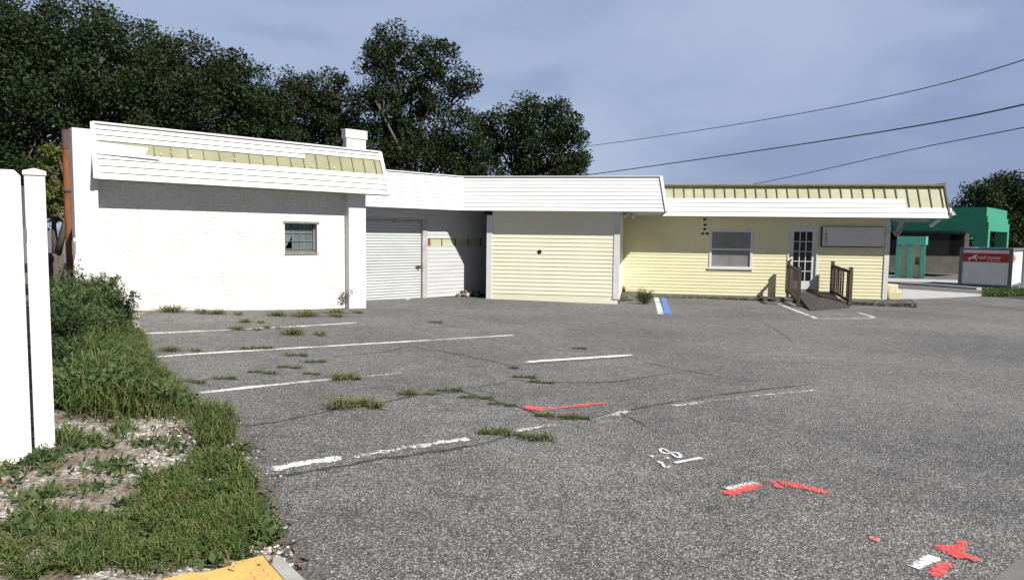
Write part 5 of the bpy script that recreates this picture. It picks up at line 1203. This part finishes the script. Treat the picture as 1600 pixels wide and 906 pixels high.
TUFTS = [  # px, py, width px, proto, height factor, label
 (555, 637, 72, 2, .80, 'bushy grass tuft in the middle of the lot, widest of its crack'), (805, 682, 105, 3, 1.1, 'dark sprawling weed across the worn white line'), (540, 593, 40, 2, 1.0, 'grass tuft where the second parking line fades'),
 (478, 523, 55, 0, 1.2, 'wide low tuft beyond the long parking line'), (400, 545, 45, 1, .9, 'green tuft lying on the long parking line'), (452, 575, 34, 3, 1.0, 'dark tuft in the row below the long line'), (410, 583, 42, 3, .9, 'low dark tuft left in the row below the long line'),
 (462, 556, 32, 1, .9, 'small green tuft just under the long line'), (492, 566, 30, 1, .8, 'small tuft right of the row below the long line'), (487, 585, 26, 3, .8, 'tiny tuft above the fading parking line'), (303, 598, 36, 3, 1.2, 'dark tuft close to the long grass, left of the row'), (350, 592, 34, 1, .8, 'flat tuft second from the long grass'),
 (285, 548, 50, 0, .9, 'straw tuft at the left end of the long line'), (355, 491, 42, 0, 1.1, 'tuft at the foot of the brick wall, middle one'), (290, 488, 60, 0, 1.0, 'long straggly tuft at the foot of the brick wall, left one'), (450, 494, 46, 0, 1.0, 'flat tuft below the brick wall window'), (385, 515, 40, 0, .8, 'flat tuft on the faint parking line'), (425, 513, 22, 0, .8, 'tiny tuft on the faint parking line'),
 (395, 504, 30, 0, 1.2, 'upright tuft between brick wall and faint line'), (700, 611, 40, 1, .9, 'green tuft at the bend of the long crack'), (655, 616, 44, 0, 1.0, 'pale tuft at the left of the bent crack'), (745, 622, 46, 3, .8, 'dark strip of weed along the bent crack'), (785, 633, 40, 3, .7, 'low weed just above the red arrow head'), (870, 652, 60, 3, 1.1, 'dark weed at the crack crossing right of the red arrow head'), (905, 654, 30, 1, .8, 'small weed beside the dark weed at the crack crossing'),
 (818, 590, 34, 1, .8, 'small green weed above the second crack'), (847, 598, 36, 3, .8, 'dark weed on the second crack'), (802, 576, 14, 1, .8, 'tiny weed at the corner of two cracks'), (905, 545, 20, 1, .7, 'tiny weed behind the short bright line'), (680, 504, 20, 1, .8, 'tiny green weed in front of the yellow block'),
 (500, 494, 60, 0, .9, 'flat straw tuft right of the wall window'), (540, 489, 46, 0, .8, 'straw tuft near the pillar foot'), (965, 470, 24, 3, .9, 'weed fringe at the right foot of the yellow block'), (925, 468, 34, 3, 1.0, 'weed fringe along the plinth of the yellow block'), (890, 469, 24, 3, .8, 'short weed fringe at the middle of the yellow block'), (245, 460.5, 0, 0, 0, ''),
 (340, 648, 46, 2, 1.7, 'tall spiky grass clump at the corner of the verge'), (245, 462, 0, 0, 0, ''), (643, 459.5, 30, 0, .9, 'small tuft at the foot of the roller door'), (1258, 480, 26, 1, 1.4, 'weed at the foot of the left ramp railing'), (1205, 466, 16, 3, .8, 'tiny weed on the mossy kerb left of the ramp')]
for i, (px, py, wpx, k, hf, lb) in enumerate(TUFTS):
    if not lb: continue
    p = G(px, py); D = (p-CAM)@_f; wm = wpx*1.22*D/F_PX
    base_w = [.6, .72, .48, .78][k]
    if len(protos) <= k or protos[k] is None:
        while len(protos) <= k: protos.append(None)
        ROOT['_'] = Matrix.Identity(4)
        o = np_mesh('weed_tuft', PROTO[k][0], 4, PROTO[k][1]); protos[k] = o
    else:
        o = protos[k].copy(); COL.objects.link(o)
    s = wm/base_w; o.location = (p[0], p[1], p[2]); o.rotation_euler = (0, 0, rnd.uniform(-.25, .25)); o.scale = (s, s*1.0, min(1.5, max(.55, s*.75))*hf)
    tag(o, lb, 'weed', TG)

def weed_plant(name, label, p, h, seed, spread, nst, mat, leaf=.07, group=None, n_leaf=26):
    rs = np.random.RandomState(seed); r = random.Random(seed); R = thing(name, p, label, 'weed', group)
    m = MB(); cen = []
    for s in range(nst):
        a = r.uniform(0, 6.28); l = r.uniform(.15, 1)*spread; hh = h*r.uniform(.6, 1.05); b = np.array(p)+np.array([math.cos(a)*.006, math.sin(a)*.006, 0])
        e = b+np.array([math.cos(a)*l, math.sin(a)*l, hh]); mid = b+(e-b)*.5+np.array([-math.cos(a)*l*.12, -math.sin(a)*l*.12, hh*.08])
        m.tube([b, mid, e], [.008, .006, .003], 5, cap=False)
        for j in range(n_leaf):
            t = .12+.88*j/n_leaf; q = (1-t)**2*b+2*t*(1-t)*mid+t*t*e
            cen.append(q+rs.normal(size=3)*.07*(1.25-t)*np.array([1, 1, .6]))
    m.build('stem', 'stem', R); np_mesh('foliage', leaves(np.array(cen), np.full(len(cen), .05), 6, leaf*.72, rs, asp=.30), 4, mat, R)
    return R
WG = 'tall leafy weeds along the white fence'
wl = ['tall feathery weed against the end pier, leftmost', 'tall feathery weed beside the capped fence post', 'dense green weed in the middle of the thicket', 'weed leaning over the asphalt edge, rightmost of the thicket', 'pointed weed in front of the brick wall corner', 'shorter weed at the front of the thicket', 'bushy weed close to the fence panels', 'slender weed showing above the thicket', 'low broad weed at the thicket edge', 'dark weed hugging the fence post foot']
WP = [(108, 10.9, 1.12), (90, 9.2, 1.10), (130, 10.3, .92), (186, 10.9, .66), (160, 11.3, .90), (140, 9.3, .66), (98, 8.3, .80), (150, 10.8, .88), (172, 10.0, .55), (98, 7.2, .52)]
for i, ((px, y, h), l) in enumerate(zip(WP, wl)):
    d = ray(px, 500); x = d[0]/d[1]*y; weed_plant('tall_weed', l, (x, y, float(H(x, y))), h, 60+i, .42*max(.8, h), 17, 'weed_leaf' if i % 3 else 'dark_weed_leaf', .085, WG, 30)
p = G(530, 481); weed_plant('wall_weed', 'spiky weed at the foot of the white pillar', p, .50, 81, .40, 7, 'dry_grass_leaf', .07)
p = G(1008, 476); weed_plant('kerb_weed', 'bright bushy weed at the kerb beside the blue stripe', p+np.array([0, .15, 0]), .42, 82, .30, 16, 'weed_leaf', .06)
p = G(70, 727); weed_plant('fence_weed', 'small green weed at the foot of the capped fence post', p, .09, 83, .10, 10, 'weed_leaf', .045)
p = G(930, 469); weed_plant('plinth_weed', 'thin weed climbing the plinth of the yellow block', p, .22, 84, .25, 5, 'dark_weed_leaf', .05)
